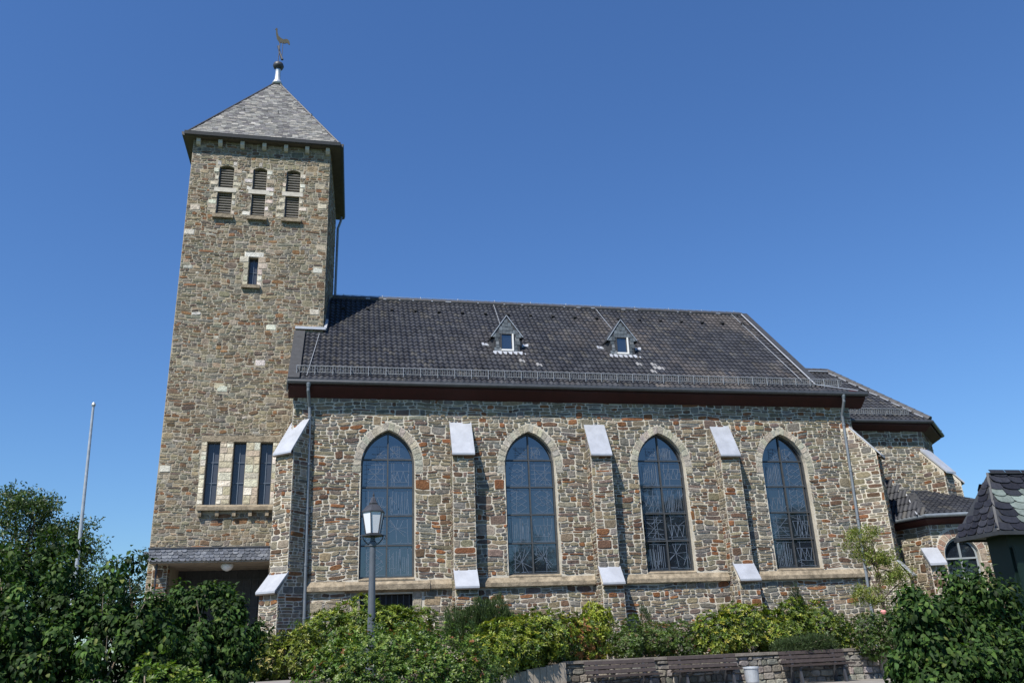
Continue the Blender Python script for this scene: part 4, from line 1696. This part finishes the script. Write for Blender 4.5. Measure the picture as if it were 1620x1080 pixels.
def slate_facet(pts, seed, sw, g):
    pts = [Vector(p) for p in pts]
    a, b = pts[0], pts[1]
    ud = (b - a).normalized()
    nn = (b - a).cross(pts[2] - a).normalized()
    vv_ = nn.cross(ud)
    P2 = [((p - a).dot(ud), (p - a).dot(vv_)) for p in pts]
    umin, umax = min(p[0] for p in P2), max(p[0] for p in P2)
    inp = in_poly([(p[0] - umin, p[1]) for p in P2])
    mb.poly([p - nn * .004 for p in pts], 1)
    slates(mb, a + ud * umin, ud, vv_, umax - umin, max(p[1] for p in P2), lambda u, v: inp(u, v), PAL_K, seed, sw, g, 0, 'round', .012)


slate_facet([B_, A_, m1], 401, .15, .10)
slate_facet([A_, A2, m2, m1], 402, .24, .11)
slate_facet([B2, B_, m1 - V * .02, m2 - V * .02], 403, .22, .11)
slate_facet([A2, B2, m2], 404, .17, .115)
kr = mb.build('roof', ['slate', 'darkboard'], ks)
mb = MB()
mb.bar(A_ + V * .005, m1 + V * .01, .03, .012)
mb.bar(m1 + V * .008 + KS * .03, m2 + V * .008, .07, .016)
mb.build('hip_flashing', 'darkboard', kr)
mb = MB()
mb.poly([A_ - V * .03, B_ - V * .03, B2 - V * .03, A2 - V * .03])
for p, q in ((A_, B_), (A_, A2), (B_, B2), (A2, B2)):
    mb.bar(p - V * .03, q - V * .03, .03, .05)
mb.build('eave_board', 'darkboard', ks)
mb = MB()
q0 = A_ + KS * .33 + back * .24
c0 = q0 - V * 2.885 + V * .3
w1, w2 = KS * (Lk - .45), back * .36
mb.prism([c0, c0 + w1, c0 + w1 + w2, c0 + w2], (0, 0, 2.56))
mb.build('case', 'green', ks)
mb = MB()
cc0 = c0 - back * .035 + KS * .02
mb.prism([cc0 + V * .5, cc0 + V * .5 + KS * .09, cc0 + V * 2.4 + KS * .09, cc0 + V * 2.4], -back * .03)
mb.prism([cc0 + V * .5 + KS * (Lk - .35), cc0 + V * .5 + KS * (Lk - .25), cc0 + V * 2.4 + KS * (Lk - .25), cc0 + V * 2.4 + KS * (Lk - .35)], -back * .03)
mb.prism([cc0 + V * .5 + KS * .09, cc0 + V * .5 + KS * (Lk - .35), cc0 + V * .62 + KS * (Lk - .35), cc0 + V * .62 + KS * .09], -back * .03)
mb.build('frame', 'green', ks)


# ================================================================== PLANTS
def leaf_object(name, P, D, Nn, L, W, C, mat, parent=None, curl=.25, detail=False):
    """All leaves of one crown: folded blades along D with face normal Nn, real albedo per leaf."""
    n = len(P)
    D = D / np.linalg.norm(D, axis=1, keepdims=True)
    S = np.cross(D, Nn)
    S /= np.maximum(1e-6, np.linalg.norm(S, axis=1, keepdims=True))
    Nn = np.cross(S, D)
    L = L[:, None]
    W = W[:, None]
    if detail:
        cu = curl * L
        v = [P, P + D * L * .35 + S * W * .45 + Nn * L * .06, P + D * L * .35 - Nn * .0, P + D * L * .35 - S * W * .45 + Nn * L * .06,
             P + D * L * .72 + S * W * .40 - Nn * cu * .3, P + D * L * .72 - Nn * cu * .45, P + D * L * .72 - S * W * .40 - Nn * cu * .3, P + D * L - Nn * cu]
        idx = [(0, 2, 1), (0, 3, 2), (1, 2, 5, 4), (2, 3, 6, 5), (4, 5, 7), (5, 6, 7)]
        sm = True
    else:
        v = [P, P + D * L * .45 + S * W * .5 + Nn * L * .07, P + D * L - Nn * L * curl * .5, P + D * L * .45 - S * W * .5 + Nn * L * .07]
        idx = [(0, 2, 1), (0, 3, 2)]
        sm = False
    k = len(v)
    verts = np.stack(v, 1).reshape(-1, 3).astype('f')
    lt = np.array([len(f) for f in idx])
    base = (np.arange(n) * k)[:, None]
    flat = np.concatenate([np.array(f) for f in idx])
    loops = (base + flat[None, :]).ravel().astype('i')
    ltot = np.tile(lt, n).astype('i')
    lst = np.concatenate([[0], np.cumsum(ltot)[:-1]]).astype('i')
    me = bpy.data.meshes.new(name)
    me.vertices.add(len(verts))
    me.vertices.foreach_set('co', verts.ravel())
    me.loops.add(len(loops))
    me.loops.foreach_set('vertex_index', loops)
    me.polygons.add(len(ltot))
    me.polygons.foreach_set('loop_start', lst)
    me.polygons.foreach_set('loop_total', ltot)
    me.materials.append(M[mat])
    a = me.color_attributes.new('col', 'FLOAT_COLOR', 'POINT')
    cc = np.ones((len(verts), 4), 'f')
    cc[:, :3] = np.repeat(C, k, 0)
    a.data.foreach_set('color', cc.ravel())
    if sm:
        me.polygons.foreach_set('use_smooth', np.ones(len(ltot), bool))
    me.update(calc_edges=True)
    o = bpy.data.objects.new(name, me)
    COL.objects.link(o)
    if parent is not None:
        o.parent = parent
        if 'inv' in parent:
            o.matrix_parent_inverse = Matrix.Translation(-parent.location)
    return o


def crown_tips(blobs, n, R, lump=.22, inner=.25, freq=3.0):
    """Points and outward directions over lumpy overlapping blobs."""
    vol = np.array([(b[3] * b[4] * b[5]) ** (2 / 3.) for b in blobs])
    cnt = (n * vol / vol.sum()).astype(int) + 1
    Ps, Ds = [], []
    for b, c in zip(blobs, cnt):
        d = R.normal(size=(c, 3))
        d /= np.linalg.norm(d, axis=1, keepdims=True)
        ph = R.uniform(0, 6.28, 9)
        f = freq
        nz = (np.sin(f * d[:, 0] * 1.7 + ph[0] + 1.3 * np.sin(f * d[:, 2] + ph[1])) + np.sin(f * d[:, 1] * 1.9 + ph[2] + 1.1 * np.sin(f * d[:, 0] + ph[3])) + np.sin(f * 1.5 * d[:, 2] + ph[4] + np.sin(2 * f * d[:, 1] + ph[5])))
        nz += .7 * np.sin(2.7 * f * d[:, 0] + ph[6]) * np.sin(2.9 * f * d[:, 2] + ph[7])
        r = 1 + lump * nz / 2.2 - np.abs(R.normal(0, .10, c))
        inn = R.random_sample(c) < inner
        r[inn] *= R.uniform(.45, .92, inn.sum())
        p = np.array(b[:3]) + d * r[:, None] * np.array(b[3:6])
        keep = np.ones(c, bool)
        for b2 in blobs:
            if b2 is b:
                continue
            q = (p - np.array(b2[:3])) / np.array(b2[3:6])
            keep &= (q ** 2).sum(1) > .45
        g = d / np.array(b[3:6])
        g /= np.linalg.norm(g, axis=1, keepdims=True)
        Ps.append(p[keep])
        Ds.append(g[keep])
    return np.concatenate(Ps), np.concatenate(Ds)


def colours(base, n, R, var=.25, mixes=()):
    C = np.tile(np.array(base, float), (n, 1))
    for col, frac in mixes:
        m = R.random_sample(n) < frac
        C[m] = col
    C *= (1 + R.uniform(-var, var, n))[:, None]
    C *= 1 + R.uniform(-.08, .08, (n, 3))
    return np.clip(C, .002, 1)


def rosettes(P, D, R, k, up=.5):
    """k leaves radiating from every tip."""
    n = len(P)
    ax = D + np.array([0, 0, up])
    ax += R.normal(0, .25, ax.shape)
    ax /= np.linalg.norm(ax, axis=1, keepdims=True)
    t = np.cross(ax, R.normal(size=(n, 3)))
    t /= np.linalg.norm(t, axis=1, keepdims=True)
    bt = np.cross(ax, t)
    PP, DD, NN, I = [], [], [], []
    for j in range(k):
        th = 2 * PI * j / k + R.uniform(-.3, .3, n)
        el = R.uniform(.1, .9, n)
        d = (t * np.cos(th)[:, None] + bt * np.sin(th)[:, None]) * np.cos(el)[:, None] + ax * np.sin(el)[:, None]
        PP.append(P + R.normal(0, .008, P.shape))
        DD.append(d)
        NN.append(ax * np.cos(el)[:, None] - (d - ax * np.sin(el)[:, None]) * np.tan(el)[:, None] * .5)
        I.append(np.arange(n))
    return np.concatenate(PP), np.concatenate(DD), np.concatenate(NN), np.concatenate(I)


def stems(blobs, base, R, parent, name='stem', mat='twig', r0=.03, n=7):
    mb = MB()
    RP = random.Random(R.randint(1 << 30))
    for i in range(n):
        b = blobs[RP.randrange(len(blobs))]
        e = Vector((b[0] + RP.uniform(-.6, .6) * b[3], b[1] + RP.uniform(-.6, .6) * b[4], b[2] + RP.uniform(.0, .75) * b[5]))
        s = Vector(base) + Vector((RP.uniform(-.12, .12), RP.uniform(-.12, .12), 0))
        m = s.lerp(e, .5) + Vector((RP.uniform(-.15, .15), RP.uniform(-.15, .15), .1))
        mb.tube([s, s.lerp(m, .5) + Vector((RP.uniform(-.05, .05), 0, 0)), m, e], [r0, r0 * .8, r0 * .6, r0 * .25], 6)
    return mb.build(name, mat, parent)


def shrub(name, label, cat, base, blobs, ntips, k, leafL, leafW, col, mixes=(), seed=1, mat='leaf', lump=.22, up=.5, curl=.25, detail=False, inner=.25, patch=None, group=None, stem_mat='twig', r0=.03, var=.28, freq=3.0):
    group = group or {'rhododendron': 'rhododendrons in the church bed', 'rose_bush': 'rose bushes in the church bed'}.get(name)
    R = np.random.RandomState(seed)
    t = thing(name, label, cat, base, group)
    P, D = crown_tips(blobs, ntips, R, lump, inner, freq)
    tipc = colours(col, len(P), R, var, mixes)
    if patch is not None:                        # shoots of another colour on one side of the plant
        (px, py, pz, pr), pc, pf = patch
        m = (np.linalg.norm(P - np.array([px, py, pz]), axis=1) < pr) & (R.random_sample(len(P)) < pf)
        tipc[m] = np.array(pc) * (1 + R.uniform(-.25, .25, m.sum()))[:, None]
    PP, DD, NN, I = rosettes(P, D, R, k, up)
    n = len(PP)
    C = tipc[I] * (1 + R.uniform(-.15, .15, n))[:, None]
    leaf_object('foliage', PP, DD, NN, leafL * R.uniform(.65, 1.25, n), leafW * R.uniform(.75, 1.25, n), C, mat, t, curl, detail)
    stems(blobs, base, R, t, mat=stem_mat, r0=r0)
    return t


YG = (.145, .19, .022)      # yellow-green glossy
MG = (.050, .088, .018)
DG = (.022, .046, .013)
# --- foreground hazels with broad crumpled leaves


def hazel(label, base, blobs, n, seed, twigs):
    R = np.random.RandomState(seed)
    t = thing('hazel_bush', label, 'bush', base, 'hazel bushes close to the viewer')
    c0, d0 = crown_tips(blobs, n // 10, R, .36, .42, 5.0)
    hn = np.sin(7.1 * c0[:, 0] + 1.3 * np.sin(5 * c0[:, 2])) + np.sin(6.3 * c0[:, 2] + 2 + 1.1 * np.sin(6 * c0[:, 1])) + np.sin(8 * c0[:, 1] + c0[:, 0] * 3)
    inside_ = R.random_sample(len(c0)) < .25
    keep = (hn > -.8) | inside_
    c0, d0 = c0[keep], d0[keep]
    q = 100                                       # leaves in one spray
    cr = R.uniform(.09, .20, len(c0))
    off = R.normal(size=(len(c0), q, 3))
    off /= np.linalg.norm(off, axis=2, keepdims=True)
    off *= R.uniform(.45, 1.05, (len(c0), q, 1)) * cr[:, None, None]
    off[:, :, 2] *= 1.15
    P = (c0[:, None, :] + off).reshape(-1, 3)
    D = (off / np.linalg.norm(off, axis=2, keepdims=True) + .5 * d0[:, None, :]).reshape(-1, 3)
    m = len(P)
    dirs = D * .5 + R.normal(0, .4, (m, 3)) + np.array([0, 0, -.6])
    nn = D * .9 + R.normal(0, .35, (m, 3)) + np.array([0, 0, .6])
    C = colours((.028, .060, .013), m, R, .3, (((.056, .102, .020), .26), ((.016, .036, .009), .28), ((.10, .13, .032), .03)))
    C *= np.repeat(R.uniform(.7, 1.35, len(c0)), q)[:, None]
    leaf_object('foliage', P, dirs, nn, R.uniform(.038, .085, m), R.uniform(.028, .056, m), C, 'hazel_leaf', t, .5, True)
    mb = MB()
    RP = random.Random(seed)
    for i in range(twigs):
        b = blobs[RP.randrange(len(blobs))]
        dv = Vector((RP.gauss(0, 1), RP.gauss(0, 1) - .5, RP.gauss(.3, 1))).normalized()
        e = Vector((b[0] + dv.x * b[3] * 1.02, b[1] + dv.y * b[4] * 1.02, b[2] + dv.z * b[5] * 1.02))
        s = Vector(base)
        pts = [s]
        for q in range(1, 7):
            pts.append(s.lerp(e, q / 6) + Vector((RP.uniform(-.07, .07), RP.uniform(-.07, .07), RP.uniform(-.05, .08))) * (1 if q < 6 else .3))
        mb.tube(pts, [.03, .024, .018, .013, .009, .007, .004], 6)
    mb.build('branch', 'twig', t)
    return t


hazel('big dark green hazel bush filling the lower left corner', (-1.3, -18.1, .3),
      [(-1.75, -18.2, 1.75, .75, .6, .95), (-1.05, -18.15, 1.75, .62, .6, .82), (-.55, -18.3, 1.55, .5, .5, .85), (-2.35, -17.8, 1.9, .7, .6, .95), (-1.3, -18.5, 1.2, .9, .5, .7)], 5200, 501, 34)
hazel('dark green hazel bush in front of the tower porch, right of the biggest bush', (.1, -16.9, .45),
      [(-.1, -16.9, 1.9, .42, .45, .72), (.22, -16.8, 1.75, .42, .4, .72), (-.42, -16.9, 1.5, .45, .45, .75), (.1, -17.1, 1.35, .5, .4, .6)], 3000, 502, 20)
hazel('large green hazel bush below the display case in the lower right corner', (8.2, -20.2, .2),
      [(7.75, -20.35, 1.42, .40, .4, .5), (8.25, -20.3, 1.42, .42, .4, .52), (8.62, -20.1, 1.66, .36, .4, .5), (7.6, -20.45, .95, .42, .4, .42), (8.3, -20.5, 1.0, .65, .4, .5), (7.85, -20.25, 1.72, .25, .25, .32)], 5000, 503, 30)

# --- bed in front of the church
shrub('rhododendron', 'rounded yellow-green rhododendron hanging over the concrete slabs, rusty shoots at its right', 'shrub', (6.6, -7.0, 1.2),
      [(6.0, -6.9, 1.75, .95, .7, .62), (7.0, -6.7, 1.85, .85, .6, .70), (7.85, -6.5, 1.78, .6, .5, .62), (5.4, -7.6, 1.55, .65, .5, .45), (6.3, -7.3, 1.6, .7, .4, .36)],
      3600, 7, .105, .036, YG, (((.27, .28, .04), .24), ((.055, .095, .017), .36)), 511, 'gloss_leaf', patch=((8.0, -6.9, 1.8, .6), (.25, .12, .045), .35))
shrub('yellow_shrub', 'upright rounded bright yellow-green shrub left of the second buttress', 'shrub', (8.95, -4.5, 1.2),
      [(8.95, -4.5, 2.25, .48, .45, .52), (8.85, -4.5, 1.7, .5, .45, .5)], 1000, 7, .1, .036, (.21, .25, .025), (((.27, .29, .04), .25),), 512, 'gloss_leaf')
shrub('dark_shrub', 'loose dark green shrub between the two yellow-green shrubs', 'shrub', (10.1, -5.7, 1.2),
      [(9.5, -5.7, 1.7, .6, .55, .55), (10.3, -5.7, 1.68, .65, .55, .52), (11.0, -5.8, 1.6, .5, .5, .5)], 2900, 6, .075, .028, (.055, .095, .018), (((.10, .15, .025), .25), ((.14, .09, .045), .06)), 513, lump=.35)
shrub('rhododendron', 'broad yellow-green rhododendron behind the bench left of the bin', 'shrub', (12.6, -6.1, 1.2),
      [(11.95, -6.1, 1.75, .7, .6, .6), (12.75, -6.1, 1.95, .75, .6, .62), (13.5, -6.15, 1.72, .6, .6, .6)], 2700, 7, .1, .036, YG, (((.28, .28, .045), .25), ((.055, .095, .017), .36)), 514, 'gloss_leaf')
shrub('green_shrub', 'mid green shrub behind the bench at the wall end', 'shrub', (14.7, -6.2, 1.2),
      [(14.2, -6.2, 1.9, .6, .55, .68), (14.95, -6.2, 1.85, .6, .55, .7), (15.5, -6.2, 1.6, .5, .5, .55)], 2500, 7, .09, .032, (.095, .14, .02), (((.19, .22, .03), .25), ((.04, .075, .015), .25)), 515, 'gloss_leaf')
shrub('rose_bush', 'dark green rose bush at the wall end with a pink bloom', 'shrub', (16.2, -7.4, 1.1),
      [(15.75, -7.3, 1.6, .5, .5, .55), (16.4, -7.5, 1.7, .6, .5, .6), (17.1, -7.6, 1.75, .6, .5, .65)], 2300, 6, .075, .034, (.05, .09, .018), (((.08, .10, .02), .12),), 516)
mb = MB()
mb.lathe((15.92, -7.85, 2.17), [(.01, -.05), (.06, -.02), (.08, .03), (.05, .06), (.01, .07)], 9)
rb = [o for o in bpy.data.objects if o.name.startswith('rose_bush')][0]
mb.build('bloom', 'petal', rb)
shrub('rhododendron', 'tall dome of mid green rhododendron behind the street lamp post', 'shrub', (2.3, -8.8, 1.2),
      [(2.35, -8.8, 2.0, .95, .7, .8), (1.5, -8.7, 1.95, .75, .6, .68), (3.2, -8.9, 1.95, .75, .6, .66), (2.5, -9.3, 1.5, 1.1, .6, .55)], 3800, 7, .1, .036, (.12, .165, .022), (((.20, .235, .03), .25), ((.055, .095, .017), .3)), 517, 'gloss_leaf')
shrub('rhododendron', 'low yellowish rhododendron beside the corner buttress and entrance path', 'shrub', (.5, -9.9, 1.2),
      [(.25, -9.9, 1.65, .55, .5, .48), (.95, -9.9, 1.7, .55, .5, .5), (.0, -10.1, 1.5, .35, .4, .35)], 1800, 7, .085, .032, (.125, .16, .02), (((.30, .28, .08), .14), ((.035, .06, .014), .25)), 518, 'gloss_leaf')
shrub('rose_bush', 'wide loose green rose bush around the foot of the street lamp', 'shrub', (2.5, -14.7, .9),
      [(2.2, -14.6, 1.55, .75, .6, .55), (3.0, -14.6, 1.5, .75, .6, .56), (1.7, -14.9, 1.25, .55, .5, .5), (3.6, -14.9, 1.25, .55, .5, .5), (2.6, -15.2, 1.2, 1.0, .5, .5)], 5200, 5, .055, .032, (.085, .145, .028), (((.15, .21, .04), .28), ((.03, .06, .016), .2), ((.19, .08, .04), .035)), 519, lump=.4, freq=4)
shrub('light_shrub', 'small light green shrub at the bottom edge left of the entrance path', 'shrub', (.1, -19.7, .4),
      [(-.05, -19.7, 1.3, .3, .3, .36), (.25, -19.7, 1.28, .28, .28, .32)], 750, 5, .05, .028, (.10, .165, .03), (((.17, .22, .04), .3),), 520, lump=.35)
shrub('ground_cover', 'low green cover spilling over the left end of the concrete slabs', 'shrub', (4.6, -10.6, 1.0),
      [(4.5, -10.6, 1.2, .5, .4, .28), (5.0, -10.3, 1.25, .35, .35, .22), (4.1, -11.2, 1.1, .5, .4, .3)], 1000, 5, .045, .024, (.055, .09, .02), (), 521, lump=.35)


# --- fine-needled bushes
def needle_bush(name, label, base, blobs, n, seed, col, L=.16, up=.9):
    R = np.random.RandomState(seed)
    t = thing(name, label, 'shrub', base)
    P, D = crown_tips(blobs, n, R, .25, .45, 4)
    k = 9
    P = np.repeat(P, k, 0) + R.normal(0, .03, (len(P) * k, 3))
    D = np.repeat(D, k, 0)
    m = len(P)
    leaf_object('foliage', P, D * .6 + R.normal(0, .4, (m, 3)) + np.array([0, 0, up]), R.normal(0, 1, (m, 3)), R.uniform(.5, 1.2, m) * L, np.full(m, .012), colours(col, m, R, .35), 'needle', t, .1)
    stems(blobs, base, R, t, n=5)


needle_bush('broom_bush', 'feathery dark green bush at the foot of the first straight buttress', (5.9, -2.8, 1.2),
            [(5.4, -2.7, 2.2, .6, .5, .6), (6.2, -2.8, 2.4, .65, .5, .65), (6.7, -2.9, 2.1, .5, .5, .55)], 2100, 531, (.055, .095, .028))
needle_bush('juniper', 'low feathery juniper spreading over the coping behind the bench', (14.0, -6.85, 1.25),
            [(13.7, -6.95, 1.42, .6, .3, .16), (14.35, -6.95, 1.45, .5, .3, .2)], 900, 532, (.045, .075, .025), .11, .4)
needle_bush('young_conifer', 'small pointed dark conifer rising above the mid green shrub', (14.75, -5.6, 1.3),
            [(14.75, -5.6, 2.1, .28, .28, .6), (14.75, -5.6, 2.6, .15, .15, .4)], 500, 533, (.025, .05, .018), .1, .8)
needle_bush('tall_weed', 'thin upright weed rising in front of the nave wall', (10.35, -4.8, 1.3),
            [(10.35, -4.8, 2.1, .12, .12, .5), (10.3, -4.8, 2.4, .08, .08, .35)], 150, 534, (.05, .085, .025), .09, .8)


# --- trees
def tree(label, base, h, blobs, n, seed, col, mixes=(), leafL=.09, leafW=.05, k=4, r=.14, name='leafy_tree', mat='leaf', lump=.35, inner=.3, group=None, limbs=14):
    R = np.random.RandomState(seed)
    t = thing(name, label, 'tree', base, group)
    P, D = crown_tips(blobs, n, R, lump, inner, 4)
    tipc = colours(col, len(P), R, .3, mixes)
    cl = R.randint(0, len(P), max(1, len(P) // 22))
    pick_ = R.randint(0, len(cl), len(P))
    sp = R.random_sample(len(P)) < .7             # most twigs gather into boughs
    size = np.mean([b[3] for b in blobs]) * .15
    P[sp] = P[cl[pick_[sp]]] + R.normal(0, size, (sp.sum(), 3)) * np.array([1, 1, .7])
    PP, DD, NN, I = rosettes(P, D, R, k, .3)
    m = len(PP)
    leaf_object('crown', PP + R.normal(0, leafL * .5, PP.shape), DD, NN, leafL * R.uniform(.7, 1.3, m), leafW * R.uniform(.7, 1.3, m), tipc[I], mat, t, .2)
    mb = MB()
    RP = random.Random(seed)
    b = Vector(base)
    top = b + Vector((0, 0, h * .75))
    pts = [b.lerp(top, i / 6) + Vector((RP.uniform(-.05, .05), RP.uniform(-.05, .05), 0)) * h * .15 for i in range(7)]
    pts[0] = b
    mb.tube(pts, [r * (1 - .12 * i) for i in range(7)], 10)
    for i in range(limbs):
        bl = blobs[i % len(blobs)]
        e = Vector((bl[0] + RP.uniform(-.7, .7) * bl[3], bl[1] + RP.uniform(-.7, .7) * bl[4], bl[2] + RP.uniform(-.3, .8) * bl[5]))
        s = pts[RP.randint(2, 6)]
        mm = s.lerp(e, .5) + Vector((RP.uniform(-.1, .1), RP.uniform(-.1, .1), .1)) * h * .1
        mb.tube([s, mm, e], [r * .45, r * .28, r * .07], 6)
    mb.build('trunk', 'bark', t)
    return t


tree('bushy green tree behind the flagpole at the left edge', (-10.0, 6.5, .4), 7.0,
     [(-10.4, 6.3, 5.9, 1.75, 1.6, 2.0), (-8.6, 6.4, 5.4, 1.35, 1.3, 1.6), (-9.9, 6.2, 7.2, 1.1, 1.1, .95), (-11.7, 6.4, 5.6, 1.5, 1.4, 1.6), (-9.2, 6.4, 4.2, 2.2, 1.6, 1.3), (-7.9, 6.3, 5.9, .6, .7, .7)], 9500, 601, (.038, .072, .016), (((.068, .11, .023), .28), ((.02, .042, .014), .25)), .13, .06, 4, .2)
tree('small dark tree far off between the left bushes and the tower', (-8.9, 20.8, .3), 6.5,
     [(-8.9, 20.8, 5.2, 1.5, 1.3, 1.7), (-8.1, 20.8, 5.0, 1.0, 1.0, 1.2), (-10.2, 21, 4.6, 1.5, 1.3, 1.5)], 2200, 602, (.03, .052, .016), (), .15, .08, 4, .16)
tree('slender pale green young tree beside the right downpipe', (18.15, -4.7, 1.2), 3.8,
     [(17.7, -4.6, 4.3, .55, .45, .42), (18.3, -4.7, 3.85, .6, .5, .4), (18.75, -4.8, 3.3, .55, .5, .42), (17.75, -4.7, 2.75, .65, .45, .35), (18.2, -4.6, 4.7, .3, .3, .22)], 2600, 603, (.17, .205, .04), (((.11, .16, .03), .3), ((.22, .23, .06), .2)), .062, .026, 4, .045, inner=.5, limbs=22, lump=.45)
# trees across the square that the church windows mirror
for i, (x, y, h, s) in enumerate(((27.0, -41, 15.5, 611), (31.5, -45, 15.0, 612), (43.0, -42, 13.0, 613), (19.5, -44, 9.5, 614))):
    R_ = random.Random(s)
    bl = [(x + R_.uniform(-1.8, 1.8), y + R_.uniform(-1.5, 1.5), h * (.5 + .11 * q), 2.7 - .25 * q, 2.5 - .25 * q, 2.5 - .15 * q) for q in range(4)]
    tree(['broad tree mirrored in the second church window', 'tall tree mirrored in the third church window', 'tree mirrored in the fourth church window', 'lower tree mirrored near the foot of the second window'][i],
         (x, y, 0), h, bl, 4200, s, (.035, .06, .018), (), .22, .13, 4, .25)
